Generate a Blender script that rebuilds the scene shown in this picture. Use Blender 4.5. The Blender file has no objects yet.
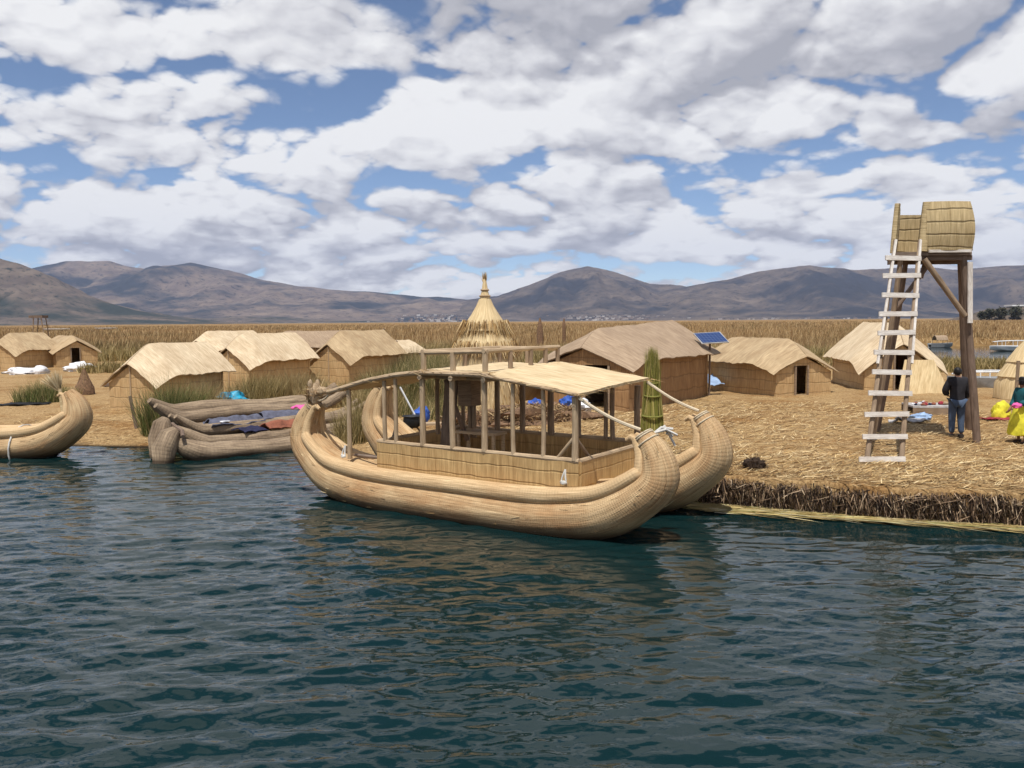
import bpy, bmesh, math, random
import numpy as np
from mathutils import Vector, Matrix
R = math.radians
random.seed(7)
rng = np.random.default_rng(11)
S = bpy.context.scene
C = S.collection

# ------------------------------------------------------------------ camera
F = 850.0
CH = 3.4
TH = math.atan(63 / 850.0)
RO = R(0.42)
fw = Vector((0, math.cos(TH), -math.sin(TH)))
r0 = Vector((1, 0, 0)); u0 = Vector((0, math.sin(TH), math.cos(TH)))
rt = r0 * math.cos(RO) - u0 * math.sin(RO)
up = u0 * math.cos(RO) + r0 * math.sin(RO)
CAM = Vector((0, 0, CH))
cd = bpy.data.cameras.new("camera"); cam = bpy.data.objects.new("camera", cd); C.objects.link(cam)
cd.sensor_width = 36; cd.lens = 36 * F / 1024; cd.clip_start = 0.1; cd.clip_end = 60000
cam.matrix_world = Matrix(((rt.x, up.x, -fw.x, 0), (rt.y, up.y, -fw.y, 0), (rt.z, up.z, -fw.z, CH), (0, 0, 0, 1)))
S.camera = cam

def ray(px, py): return fw + rt * ((px - 512) / F) + up * ((384 - py) / F)
def G(px, py, z=0.0):
    d = ray(px, py); return CAM + d * ((z - CH) / d.z)
def D(px, py, Y):
    d = ray(px, py); return CAM + d * (Y / d.y)

def sstep(a, b, x):
    t = np.clip((x - a) / (b - a), 0, 1); return t * t * (3 - 2 * t)

# ------------------------------------------------------------------ value noise
_tab = rng.random((256, 256))
def vnoise(x, y):
    x = np.asarray(x, float); y = np.asarray(y, float)
    xi = np.floor(x).astype(int); yi = np.floor(y).astype(int)
    fx = x - xi; fy = y - yi
    fx = fx * fx * (3 - 2 * fx); fy = fy * fy * (3 - 2 * fy)
    a = _tab[xi % 256, yi % 256]; b = _tab[(xi + 1) % 256, yi % 256]
    c = _tab[xi % 256, (yi + 1) % 256]; d = _tab[(xi + 1) % 256, (yi + 1) % 256]
    return (a * (1 - fx) + b * fx) * (1 - fy) + (c * (1 - fx) + d * fx) * fy
def fbm(x, y, o=5):
    s = 0; a = 0.5; n = 0
    for k in range(o):
        s = s + a * vnoise(x * 2 ** k + 17.3 * k, y * 2 ** k + 5.1 * k); n += a; a *= 0.5
    return s / n

# ------------------------------------------------------------------ mesh helpers
class MB:
    def __init__(s): s.v = []; s.f = []; s.uv = []
    def add(s, vs, fs, uvs):
        o = len(s.v); s.v += [tuple(p) for p in vs]
        for f, u in zip(fs, uvs): s.f.append(tuple(i + o for i in f)); s.uv.append(u)
        return s

def link(name, me, mat=None, parent=None):
    o = bpy.data.objects.new(name, me); C.objects.link(o)
    if mat: me.materials.append(mat)
    if parent: o.parent = parent
    return o
def inv_of(parent):
    m = Matrix.Identity(4)
    chain = []
    p = parent
    while p is not None:
        chain.append(Matrix.LocRotScale(p.location, p.rotation_euler, p.scale)); p = p.parent
    for x in reversed(chain): m = m @ x
    return m.inverted()
def obj(name, mb, mat, parent=None, world=False, smooth=True, ang=40):
    me = bpy.data.meshes.new(name)
    vs = mb.v
    if world and parent is not None:
        iv = inv_of(parent); vs = [tuple(iv @ Vector(p)) for p in vs]
    me.from_pydata(vs, [], mb.f)
    ul = me.uv_layers.new(name="UVMap")
    flat = [c for u in mb.uv for p in u for c in p]
    if len(flat) == len(ul.data) * 2: ul.data.foreach_set("uv", flat)
    me.validate(); me.update()
    if smooth:
        me.polygons.foreach_set("use_smooth", [True] * len(me.polygons))
        try: me.set_sharp_from_angle(angle=R(ang))
        except Exception: pass
    return link(name, me, mat, parent)
def thing(name, label, cat, loc=(0, 0, 0), rz=0, group=None):
    o = bpy.data.objects.new(name, None); C.objects.link(o); o.empty_display_size = 0.3
    o.location = loc; o.rotation_euler = (0, 0, rz); return tag(o, label, cat, group)
def tag(o, label, cat, group=None):
    o["label"] = label; o["category"] = cat
    if group: o["group"] = group
    return o
def struct(o): o["kind"] = "structure"; return o
def stuff(o, label=None, cat=None):
    o["kind"] = "stuff"
    if label: o["label"] = label; o["category"] = cat
    return o

def tube(mb, pts, rad, n=10, upv=None, ry=None, caps=True, ph=0.0, wob=0.0, ridge=0.0):
    """sweep; rad = radius list (side), ry = radius list along the normal"""
    pts = [Vector(p) for p in pts]; m = len(pts)
    if not hasattr(rad, "__len__"): rad = [rad] * m
    if ry is None: ry = rad
    rings = []; L = 0; nrm = None; us = []; rsd = random.uniform(0, 50)
    for i, p in enumerate(pts):
        t = (pts[min(i + 1, m - 1)] - pts[max(i - 1, 0)]).normalized()
        if upv is not None: nrm = upv(i) if callable(upv) else Vector(upv)
        elif nrm is None: nrm = Vector((0, 0, 1)) if abs(t.z) < 0.9 else Vector((0, 1, 0))
        nrm = (nrm - t * nrm.dot(t)).normalized(); sd = nrm.cross(t)
        if i: L += (p - pts[i - 1]).length
        us.append(L); ring = []
        for k in range(n):
            a = 2 * math.pi * k / n + ph; q = 1 + (random.uniform(-wob, wob) if wob else 0)
            if ridge: q += ridge * (2 * float(vnoise(k * .9 + rsd, L * .5 + rsd)) - 1) + ridge * .8 * (2 * float(vnoise(k * .12 + rsd, L * 1.7)) - 1)
            ring.append(p + sd * (math.cos(a) * rad[i] * q) + nrm * (math.sin(a) * ry[i] * q))
        rings.append(ring)
    vs = [p for r_ in rings for p in r_]; fs = []; uvs = []
    rm = max(rad)
    for i in range(m - 1):
        for k in range(n):
            k2 = (k + 1) % n
            fs.append((i * n + k, i * n + k2, (i + 1) * n + k2, (i + 1) * n + k))
            v0 = k / n * 6.28 * rm; v1 = (k + 1) / n * 6.28 * rm
            uvs.append(((us[i], v0), (us[i], v1), (us[i + 1], v1), (us[i + 1], v0)))
    if caps:
        fs.append(tuple(reversed(range(n)))); uvs.append(tuple((math.cos(k) * rad[0], math.sin(k) * rad[0]) for k in range(n)))
        fs.append(tuple((m - 1) * n + k for k in range(n))); uvs.append(tuple((math.cos(k) * rad[-1], math.sin(k) * rad[-1]) for k in range(n)))
    return mb.add(vs, fs, uvs)
def pole(mb, a, b, r, r2=None, n=9, bend=0.0, seg=5):
    a = Vector(a); b = Vector(b); r2 = r if r2 is None else r2
    off = Vector((random.uniform(-1, 1), random.uniform(-1, 1), 0)) * bend
    pts = []; rr = []
    for i in range(seg + 1):
        t = i / seg; pts.append(a.lerp(b, t) + off * math.sin(t * math.pi)); rr.append((r + (r2 - r) * t) * random.uniform(0.94, 1.06))
    return tube(mb, pts, rr, n)
def bar(mb, a, b, w, h, upv=(0, 0, 1)):
    a = Vector(a); b = Vector(b); t = (b - a).normalized(); u = Vector(upv); u = (u - t * u.dot(t)).normalized(); s = u.cross(t)
    L = (b - a).length; vs = []
    for p in (a, b):
        for x, y in ((-1, -1), (1, -1), (1, 1), (-1, 1)): vs.append(p + s * x * w / 2 + u * y * h / 2)
    fs = [(0, 1, 2, 3)[::-1], (4, 5, 6, 7)]; uvs = [((0, 0), (w, 0), (w, h), (0, h))[::-1], ((0, 0), (w, 0), (w, h), (0, h))]
    for k in range(4):
        k2 = (k + 1) % 4; fs.append((k, k2, 4 + k2, 4 + k)); q = w if k % 2 == 0 else h
        uvs.append(((0, k * .3), (0, k * .3 + q), (L, k * .3 + q), (L, k * .3)))
    return mb.add(vs, fs, [tuple(u_) for u_ in uvs])
def sheet(mb, grid, th, uvscale=None):
    """grid[i][j] points; solid panel of thickness th; uv: u along j (metres), v along i"""
    ni = len(grid); nj = len(grid[0]); g = [[Vector(p) for p in r_] for r_ in grid]
    top = []; bot = []
    for i in range(ni):
        for j in range(nj):
            a = g[min(i + 1, ni - 1)][j] - g[max(i - 1, 0)][j]; b = g[i][min(j + 1, nj - 1)] - g[i][max(j - 1, 0)]
            nn = b.cross(a).normalized(); top.append(g[i][j] + nn * th / 2); bot.append(g[i][j] - nn * th / 2)
    U = [[0] * nj for _ in range(ni)]; V = [[0] * nj for _ in range(ni)]
    for i in range(ni):
        for j in range(nj):
            if j: U[i][j] = U[i][j - 1] + (g[i][j] - g[i][j - 1]).length
            if i: V[i][j] = V[i - 1][j] + (g[i][j] - g[i - 1][j]).length
    N = ni * nj; fs = []; uvs = []
    ix = lambda i, j: i * nj + j
    for i in range(ni - 1):
        for j in range(nj - 1):
            q = ((i, j), (i, j + 1), (i + 1, j + 1), (i + 1, j))
            uu = tuple((U[a][b], V[a][b]) for a, b in q)
            fs.append(tuple(ix(a, b) for a, b in q)); uvs.append(uu)
            fs.append(tuple(ix(a, b) + N for a, b in reversed(q))); uvs.append(tuple(reversed(uu)))
    edge = [(0, j) for j in range(nj)] + [(i, nj - 1) for i in range(1, ni)] + [(ni - 1, j) for j in range(nj - 2, -1, -1)] + [(i, 0) for i in range(ni - 2, 0, -1)]
    for k in range(len(edge)):
        a = edge[k]; b = edge[(k + 1) % len(edge)]
        fs.append((ix(*b), ix(*a), ix(*a) + N, ix(*b) + N))
        uvs.append(((U[b[0]][b[1]], V[b[0]][b[1]]), (U[a[0]][a[1]], V[a[0]][a[1]]), (U[a[0]][a[1]], V[a[0]][a[1]] + th), (U[b[0]][b[1]], V[b[0]][b[1]] + th)))
    return mb.add(top + bot, fs, uvs)
def prism(mb, poly, ext):
    """flat polygon (3-D points) extruded by vector ext; uv from in-plane axes"""
    P = [Vector(p) for p in poly]; n = len(P); e = Vector(ext)
    ax = (P[1] - P[0]).normalized(); nn = e.normalized(); ay = nn.cross(ax)
    if abs(ay.z) < 0.5 and abs(ax.z) > 0.5: ax, ay = ay, ax
    uv = [(p.dot(ax), p.dot(ay)) for p in P]
    fs = [tuple(range(n))[::-1], tuple(range(n, 2 * n))]; uvs = [tuple(uv[::-1]), tuple(uv)]
    for k in range(n):
        k2 = (k + 1) % n; fs.append((k, k2, n + k2, n + k)); uvs.append((uv[k], uv[k2], uv[k2], uv[k]))
    vol = sum(((P[i] - P[0]).cross(P[i + 1] - P[0])).dot(e) for i in range(1, n - 1))
    if vol < 0: fs = [f[::-1] for f in fs]; uvs = [u[::-1] for u in uvs]
    return mb.add(P + [p + e for p in P], fs, uvs)
def box(mb, c, s, rz=0):
    c = Vector(c); x = Vector((math.cos(rz), math.sin(rz), 0)) * (s[0] / 2)
    return bar(mb, c - x, c + x, s[1], s[2])
def lathe(mb, prof, c=(0, 0, 0), n=24, wob=0.0):
    c = Vector(c); vs = []; fs = []; uvs = []; m = len(prof); L = 0
    for i, (r_, z) in enumerate(prof):
        for k in range(n):
            a = 2 * math.pi * k / n; q = r_ * (1 + random.uniform(-wob, wob)); vs.append(c + Vector((q * math.cos(a), q * math.sin(a), z)))
    for i in range(m - 1):
        dl = math.hypot(prof[i + 1][0] - prof[i][0], prof[i + 1][1] - prof[i][1])
        rr = max(p[0] for p in prof)
        for k in range(n):
            k2 = (k + 1) % n; fs.append((i * n + k, i * n + k2, (i + 1) * n + k2, (i + 1) * n + k))
            uvs.append(((k / n * 6.28 * rr, L), ((k + 1) / n * 6.28 * rr, L), ((k + 1) / n * 6.28 * rr, L + dl), (k / n * 6.28 * rr, L + dl)))
        L += dl
    fs.append(tuple(reversed(range(n)))); uvs.append(tuple((0, 0) for _ in range(n)))
    fs.append(tuple((m - 1) * n + k for k in range(n))); uvs.append(tuple((0, L) for _ in range(n)))
    return mb.add(vs, fs, uvs)
def blob(mb, c, s, seed=0, amp=0.25, nu=16, nv=10, freq=2.0):
    """lumpy closed heap"""
    c = Vector(c); rows = []
    for i in range(nv + 1):
        for k in range(nu):
            th = math.pi * i / nv; a = 2 * math.pi * k / nu
            d = Vector((math.sin(th) * math.cos(a), math.sin(th) * math.sin(a), math.cos(th)))
            q = 1 + amp * 2 * (float(vnoise(d.x * freq + seed * 3.7 + 9, d.y * freq + d.z * freq * 1.3 + seed)) - 0.5)
            rows.append(c + Vector((d.x * s[0] * q, d.y * s[1] * q, d.z * s[2] * q)))
    fs = []; uvs = []
    for i in range(nv):
        for k in range(nu):
            k2 = (k + 1) % nu; fs.append((i * nu + k, (i + 1) * nu + k, (i + 1) * nu + k2, i * nu + k2))
            uvs.append(((k * .1, i * .1), (k * .1, i * .1 + .1), (k * .1 + .1, i * .1 + .1), (k * .1 + .1, i * .1)))
    return mb.add(rows, fs, uvs)

def tri_mesh(name, V, T):
    me = bpy.data.meshes.new(name)
    me.vertices.add(len(V)); me.vertices.foreach_set("co", V.astype(np.float32).ravel())
    me.loops.add(T.size); me.loops.foreach_set("vertex_index", T.astype(np.int32).ravel())
    me.polygons.add(len(T)); me.polygons.foreach_set("loop_start", np.arange(len(T), dtype=np.int32) * 3)
    me.update(calc_edges=True); me.validate(); return me
def grid_mesh(name, P):
    ni, nj = P.shape[:2]; V = P.reshape(-1, 3)
    i, j = np.meshgrid(np.arange(ni - 1), np.arange(nj - 1), indexing="ij")
    a = i * nj + j; b = a + 1; c = a + nj + 1; d = a + nj
    T = np.stack([np.stack([a, b, c], -1), np.stack([a, c, d], -1)], 2).reshape(-1, 3)
    me = tri_mesh(name, V, T); me.polygons.foreach_set("use_smooth", [True] * len(me.polygons)); return me
def blades(base, vec, bend, w):
    """arrays of thin tapering bent blades -> V, T"""
    base = np.asarray(base, float); n = len(base)
    vec = np.asarray(vec, float); bend = np.asarray(bend, float); w = np.broadcast_to(np.asarray(w, float), (n,))
    a = rng.random(n) * np.pi * 2
    sd = np.stack([np.cos(a), np.sin(a), np.zeros(n)], 1)
    vn = vec / np.linalg.norm(vec, axis=1, keepdims=True)
    sd = sd - vn * (sd * vn).sum(1, keepdims=True); sd /= np.linalg.norm(sd, axis=1, keepdims=True) + 1e-9
    ww = w[:, None] * sd * 0.5
    m = base + vec * 0.55 + bend * 0.35; t = base + vec + bend
    V = np.stack([base - ww, base + ww, m + ww * .8, m - ww * .8, t], 1).reshape(-1, 3)
    o = (np.arange(n) * 5)[:, None, None]
    T = (o + np.array([[0, 1, 2], [0, 2, 3], [3, 2, 4]])[None]).reshape(-1, 3)
    return V, T

# ------------------------------------------------------------------ node helpers
def newmat(name):
    m = bpy.data.materials.new(name); m.use_nodes = True; nt = m.node_tree; nt.nodes.clear()
    out = nt.nodes.new("ShaderNodeOutputMaterial"); b = nt.nodes.new("ShaderNodeBsdfPrincipled")
    nt.links.new(b.outputs[0], out.inputs[0]); return m, nt, b
def setin(nt, sock, v):
    if isinstance(v, bpy.types.NodeSocket): nt.links.new(v, sock)
    else: sock.default_value = v
def Mth(nt, op, *a, clamp=False):
    n = nt.nodes.new("ShaderNodeMath"); n.operation = op; n.use_clamp = clamp
    for i, v in enumerate(a): setin(nt, n.inputs[i], v)
    return n.outputs[0]
def VM(nt, op, *a):
    n = nt.nodes.new("ShaderNodeVectorMath"); n.operation = op
    for i, v in enumerate(a):
        if op == "SCALE" and i == 1: setin(nt, n.inputs["Scale"], v)
        else: setin(nt, n.inputs[i], v)
    return n.outputs["Value"] if op in ("LENGTH", "DOT_PRODUCT", "DISTANCE") else n.outputs[0]
def Noise(nt, vec, scale, det=4, rough=0.55, dist=0.0):
    n = nt.nodes.new("ShaderNodeTexNoise"); setin(nt, n.inputs["Vector"], vec); setin(nt, n.inputs["Scale"], scale)
    n.inputs["Detail"].default_value = det; n.inputs["Roughness"].default_value = rough; n.inputs["Distortion"].default_value = dist
    return n.outputs[0]
def Ramp(nt, fac, *stops):
    n = nt.nodes.new("ShaderNodeValToRGB"); setin(nt, n.inputs[0], fac); e = n.color_ramp.elements
    while len(e) < len(stops): e.new(0.5)
    for k, (p, c) in enumerate(stops): e[k].position = p; e[k].color = (*c, 1) if len(c) == 3 else c
    return n.outputs[0]
def MixC(nt, fac, a, b, mode="MIX"):
    n = nt.nodes.new("ShaderNodeMix"); n.data_type = "RGBA"; n.blend_type = mode; n.clamp_factor = True
    setin(nt, n.inputs[0], fac)
    for s, v in ((n.inputs[6], a), (n.inputs[7], b)):
        if isinstance(v, tuple): v = (*v, 1) if len(v) == 3 else v
        setin(nt, s, v)
    return n.outputs[2]
def UV(nt): return nt.nodes.new("ShaderNodeTexCoord").outputs["UV"]
def OBJC(nt): return nt.nodes.new("ShaderNodeTexCoord").outputs["Object"]
def POS(nt): return nt.nodes.new("ShaderNodeNewGeometry").outputs["Position"]
def RND(nt): return nt.nodes.new("ShaderNodeNewGeometry").outputs["Random Per Island"]
def Scl(nt, v, s): return VM(nt, "MULTIPLY", v, s)
def Bump(nt, b, h, st, dist=0.02):
    n = nt.nodes.new("ShaderNodeBump"); n.inputs["Strength"].default_value = st; n.inputs["Distance"].default_value = dist
    setin(nt, n.inputs["Height"], h); nt.links.new(n.outputs[0], b.inputs["Normal"])
def sepx(nt, v, i):
    n = nt.nodes.new("ShaderNodeSeparateXYZ"); setin(nt, n.inputs[0], v); return n.outputs[i]
def lines(nt, c, period, width, jitter=None):
    """1 on thin lines every `period` of coordinate c"""
    q = Mth(nt, "DIVIDE", c, period)
    if jitter is not None: q = Mth(nt, "ADD", q, Mth(nt, "MULTIPLY", jitter, 0.5))
    f = Mth(nt, "FRACT", q); d = Mth(nt, "ABSOLUTE", Mth(nt, "SUBTRACT", f, 0.5))
    return Mth(nt, "SUBTRACT", 1.0, Mth(nt, "DIVIDE", d, width, clamp=True))

def mat_reed(name, dark, light, along="v", fine=70, tie=None, tie_w=.08, tie_dark=.55, stain=(.5, .42, .36), stain_amt=.5, bump=.5, ring=None, wet=None, rough=.75):
    """bundled reeds: streaks running along u or v of the metre UVs, tie lines across them"""
    m, nt, b = newmat(name); uv = UV(nt)
    sc = (fine, 2.2, 1) if along == "v" else (2.2, fine, 1)
    n1 = Noise(nt, Scl(nt, uv, sc), 1.0, 3, .6); n2 = Noise(nt, Scl(nt, uv, tuple(x * .35 if x > 5 else x * .8 for x in sc)), 1.0, 2, .5)
    f = Mth(nt, "ADD", Mth(nt, "MULTIPLY", n1, .6), Mth(nt, "MULTIPLY", n2, .4))
    col = Ramp(nt, f, (.28, dark), (.48, tuple((a + c) / 2 for a, c in zip(dark, light))), (.66, light))
    big = Mth(nt, "ADD", Mth(nt, "MULTIPLY", Noise(nt, POS(nt), 1.3, 4, .6), .6), Mth(nt, "MULTIPLY", Noise(nt, Scl(nt, uv, (6, .7, 1) if along == "v" else (.7, 6, 1)), 1.0, 4, .6), .4))
    col = MixC(nt, Mth(nt, "MULTIPLY", Mth(nt, "MULTIPLY", Mth(nt, "SUBTRACT", big, .42), 4.0, clamp=True), stain_amt), col, MixC(nt, 1.0, col, stain, "MULTIPLY"))
    h = f; ac = sepx(nt, uv, 1 if along == "v" else 0)
    if tie:
        l = lines(nt, ac, tie, tie_w, Noise(nt, Scl(nt, uv, (1.5, 1.5, 1)), 1.0, 2))
        col = MixC(nt, Mth(nt, "MULTIPLY", l, tie_dark), col, tuple(x * .35 for x in dark)); h = Mth(nt, "SUBTRACT", h, Mth(nt, "MULTIPLY", l, .8))
    if ring:
        l = lines(nt, ac, ring, .35, n2)
        br = Noise(nt, Scl(nt, uv, (9, 9, 1)), 1.0, 2)
        col = MixC(nt, Mth(nt, "MULTIPLY", Mth(nt, "MULTIPLY", l, Mth(nt, "MULTIPLY", Mth(nt, "SUBTRACT", br, .38), 3.0, clamp=True)), .2), col, tuple(x * .4 for x in dark)); h = Mth(nt, "SUBTRACT", h, Mth(nt, "MULTIPLY", Mth(nt, "MULTIPLY", l, br), .3))
    if wet is not None:
        z = sepx(nt, POS(nt), 2)
        w = Mth(nt, "SUBTRACT", 1.0, Mth(nt, "DIVIDE", Mth(nt, "SUBTRACT", z, Mth(nt, "MULTIPLY", n1, .10)), wet, clamp=True))
        col = MixC(nt, Mth(nt, "MULTIPLY", w, .85), col, (.05, .032, .02))
    nt.links.new(col, b.inputs["Base Color"]); b.inputs["Roughness"].default_value = rough; b.inputs["Specular IOR Level"].default_value = .25
    Bump(nt, b, h, bump, .02); return m
def mat_wood(name, dark, light, rough=.8, scale=(3, 40, 1)):
    m, nt, b = newmat(name); uv = UV(nt)
    n1 = Noise(nt, Scl(nt, uv, scale), 1.0, 5, .6, .4); n2 = Noise(nt, OBJC(nt), 2.3, 3, .6)
    f = Mth(nt, "ADD", Mth(nt, "MULTIPLY", n1, .65), Mth(nt, "MULTIPLY", n2, .35))
    nt.links.new(Ramp(nt, f, (.32, dark), (.62, light)), b.inputs["Base Color"]); b.inputs["Roughness"].default_value = rough
    b.inputs["Specular IOR Level"].default_value = .2
    Bump(nt, b, n1, .5, .01); return m
def mat_plain(name, col, rough=.6, var=.25, metal=0.0, nscale=6):
    m, nt, b = newmat(name); n1 = Noise(nt, OBJC(nt), nscale, 5, .6)
    nt.links.new(Ramp(nt, n1, (.3, tuple(c * (1 - var) for c in col)), (.7, tuple(min(1, c * (1 + var * .5)) for c in col))), b.inputs["Base Color"])
    b.inputs["Roughness"].default_value = rough; b.inputs["Metallic"].default_value = metal; b.inputs["Specular IOR Level"].default_value = .3
    Bump(nt, b, n1, .15, .02); return m
def mat_blade(name, *cols, pos=None, rough=.7, patch=.0, patch_col=(.1, .1, .03), patch_scale=.12):
    m, nt, b = newmat(name); r_ = RND(nt); n = len(cols)
    col = Ramp(nt, r_, *[((k / (n - 1)) if pos is None else pos[k], c) for k, c in enumerate(cols)])
    if patch:
        q = Noise(nt, POS(nt), patch_scale, 3, .6)
        col = MixC(nt, Mth(nt, "MULTIPLY", Mth(nt, "MULTIPLY", Mth(nt, "SUBTRACT", q, .5), 6, clamp=True), patch), col, patch_col)
    nt.links.new(col, b.inputs["Base Color"]); b.inputs["Roughness"].default_value = rough; b.inputs["Specular IOR Level"].default_value = .15
    return m

M = {}
M["hull"] = mat_reed("hull_reed", (.25, .15, .068), (.74, .54, .31), "u", 75, ring=.04, wet=.24, stain=(.68, .49, .36), stain_amt=.9, bump=.8)
M["roll"] = mat_reed("roll_reed", (.31, .195, .09), (.75, .555, .325), "u", 80, ring=.05, stain=(.8, .62, .5), stain_amt=.4, bump=.6)
M["oldreed"] = mat_reed("weathered_reed", (.07, .045, .03), (.47, .355, .235), "u", 45, ring=.09, wet=.12, stain=(.5, .45, .42), stain_amt=.7, bump=.9)
M["panel"] = mat_reed("woven_panel", (.28, .165, .065), (.64, .44, .205), "v", 45, tie=.23, tie_dark=.35, stain=(.8, .62, .48), stain_amt=.4)
M["canopy"] = mat_reed("canopy_mat", (.36, .255, .13), (.78, .63, .40), "u", 26, stain=(.85, .76, .66), stain_amt=.4, bump=.35)
M["roof"] = mat_reed("roof_mat", (.40, .30, .185), (.76, .625, .435), "v", 34, stain=(.66, .58, .5), stain_amt=.7, bump=.4)
M["roofdark"] = mat_reed("tan_roof_mat", (.27, .19, .105), (.55, .415, .25), "v", 34, stain=(.6, .52, .46), stain_amt=.8, bump=.4)
M["roofgrey"] = mat_reed("grey_roof_mat", (.20, .135, .085), (.46, .345, .235), "v", 34, stain=(.66, .62, .6), stain_amt=.6, bump=.45)
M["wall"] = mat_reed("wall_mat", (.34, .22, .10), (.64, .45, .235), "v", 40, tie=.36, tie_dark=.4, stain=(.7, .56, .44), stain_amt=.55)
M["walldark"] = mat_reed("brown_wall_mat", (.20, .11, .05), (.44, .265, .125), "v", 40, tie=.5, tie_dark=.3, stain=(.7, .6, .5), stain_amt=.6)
M["basket"] = mat_reed("basket_mat", (.29, .21, .10), (.66, .52, .30), "v", 45, tie=.27, tie_w=.1, tie_dark=.8, stain=(.75, .66, .5), stain_amt=.4, bump=.7)
M["thatch"] = mat_reed("thatch", (.38, .265, .125), (.78, .63, .38), "v", 34, stain=(.8, .68, .55), stain_amt=.4, bump=.9)
M["pole"] = mat_wood("weathered_pole", (.14, .095, .062), (.34, .25, .17))
M["polepale"] = mat_wood("pale_pole", (.25, .17, .10), (.50, .38, .25))
M["poledark"] = mat_wood("dark_pole", (.085, .058, .043), (.23, .165, .125))
M["whitewood"] = mat_wood("whitewashed_wood", (.42, .36, .31), (.72, .68, .63), scale=(6, 25, 1))
M["board"] = mat_wood("grey_board", (.10, .075, .058), (.25, .19, .15))
M["rope"] = mat_reed("rope", (.45, .36, .24), (.72, .62, .46), "u", 90, ring=.04, stain_amt=.2)
M["whiterope"] = mat_plain("white_rope", (.62, .60, .56), .8, .3)
M["dark"] = mat_plain("dark_interior", (.03, .022, .016), .9)
M["skin"] = mat_plain("skin", (.25, .125, .075), .5, .15)
M["hair"] = mat_plain("black_hair", (.012, .010, .010), .5)
M["jacket"] = mat_plain("charcoal_cloth", (.022, .021, .026), .85, .4)
M["jeans"] = mat_plain("blue_denim", (.065, .095, .155), .85, .4)
M["shoe"] = mat_plain("dark_leather", (.03, .022, .018), .6)
M["yellow"] = mat_plain("yellow_cloth", (.72, .66, .05), .85, .4)
M["teal"] = mat_plain("teal_cloth", (.012, .10, .12), .8, .3)
M["pink"] = mat_plain("pink_cloth", (.75, .12, .36), .8, .3)
M["red"] = mat_plain("red_cloth", (.30, .03, .05), .85, .4)
M["turq"] = mat_plain("turquoise_tarp", (.025, .33, .52), .45, .45, nscale=9)
M["blue"] = mat_plain("blue_cloth", (.05, .13, .50), .6, .4)
M["paleblue"] = mat_plain("pale_blue_cloth", (.30, .42, .62), .7, .3)
M["greycloth"] = mat_plain("slate_cloth", (.115, .12, .165), .9, .5, nscale=7)
M["navy"] = mat_plain("navy_cloth", (.022, .022, .06), .9, .5)
M["rust"] = mat_plain("rust_cloth", (.28, .10, .06), .9, .5)
M["white"] = mat_plain("white_sheet", (.78, .78, .80), .6, .2)
M["whitepaint"] = mat_plain("white_paint", (.75, .76, .77), .35, .12)
M["greypaint"] = mat_plain("grey_paint", (.30, .31, .32), .5, .2)
M["metal"] = mat_plain("steel_tube", (.55, .56, .58), .35, .2, metal=.6)
M["black"] = mat_plain("black_soot", (.012, .012, .013), .5, .4)
M["root"] = mat_plain("root_clump", (.045, .028, .018), .95, .6, nscale=14)
M["brownheap"] = mat_plain("brown_straw_heap", (.20, .12, .07), .95, .6, nscale=12)
M["table"] = mat_plain("table_cloth", (.45, .43, .42), .8, .4)

# solar glass: cells
m_, nt_, b_ = newmat("solar_cells"); uv_ = UV(nt_)
l_ = Mth(nt_, "MAXIMUM", lines(nt_, sepx(nt_, uv_, 0), .12, .08), lines(nt_, sepx(nt_, uv_, 1), .12, .08))
nt_.links.new(MixC(nt_, l_, (.012, .035, .13), (.09, .14, .26)), b_.inputs["Base Color"]); b_.inputs["Roughness"].default_value = .2
M["solar"] = m_
# craft mix
m_, nt_, b_ = newmat("craft_colours")
nt_.links.new(Ramp(nt_, RND(nt_), (0, (.35, .06, .06)), (.25, (.7, .65, .55)), (.45, (.05, .12, .35)), (.6, (.5, .32, .1)), (.8, (.75, .72, .7)), (1, (.25, .05, .18))), b_.inputs["Base Color"])
b_.inputs["Roughness"].default_value = .8; M["craft"] = m_

# ------------------------------------------------------------------ world: sky and clouds
w = bpy.data.worlds.new("World"); S.world = w; w.use_nodes = True
w.cycles.sampling_method = 'MANUAL'; w.cycles.sample_map_resolution = 256
SUN_EL, SUN_AZ = 67.0, 194.0      # azimuth measured clockwise from +Y (sun behind and to the left of the camera)
nt = w.node_tree; nt.nodes.clear()
out = nt.nodes.new("ShaderNodeOutputWorld")
sky = nt.nodes.new("ShaderNodeTexSky"); sky.sky_type = "NISHITA"; sky.sun_disc = False
sky.sun_elevation = R(SUN_EL); sky.sun_rotation = R(SUN_AZ); sky.altitude = 3800; sky.air_density = 1.0; sky.dust_density = .6; sky.ozone_density = 1.5
bg1 = nt.nodes.new("ShaderNodeBackground"); bg1.inputs[1].default_value = .12
nt.links.new(sky.outputs[0], bg1.inputs[0])
dirv = nt.nodes.new("ShaderNodeTexCoord").outputs["Generated"]

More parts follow.
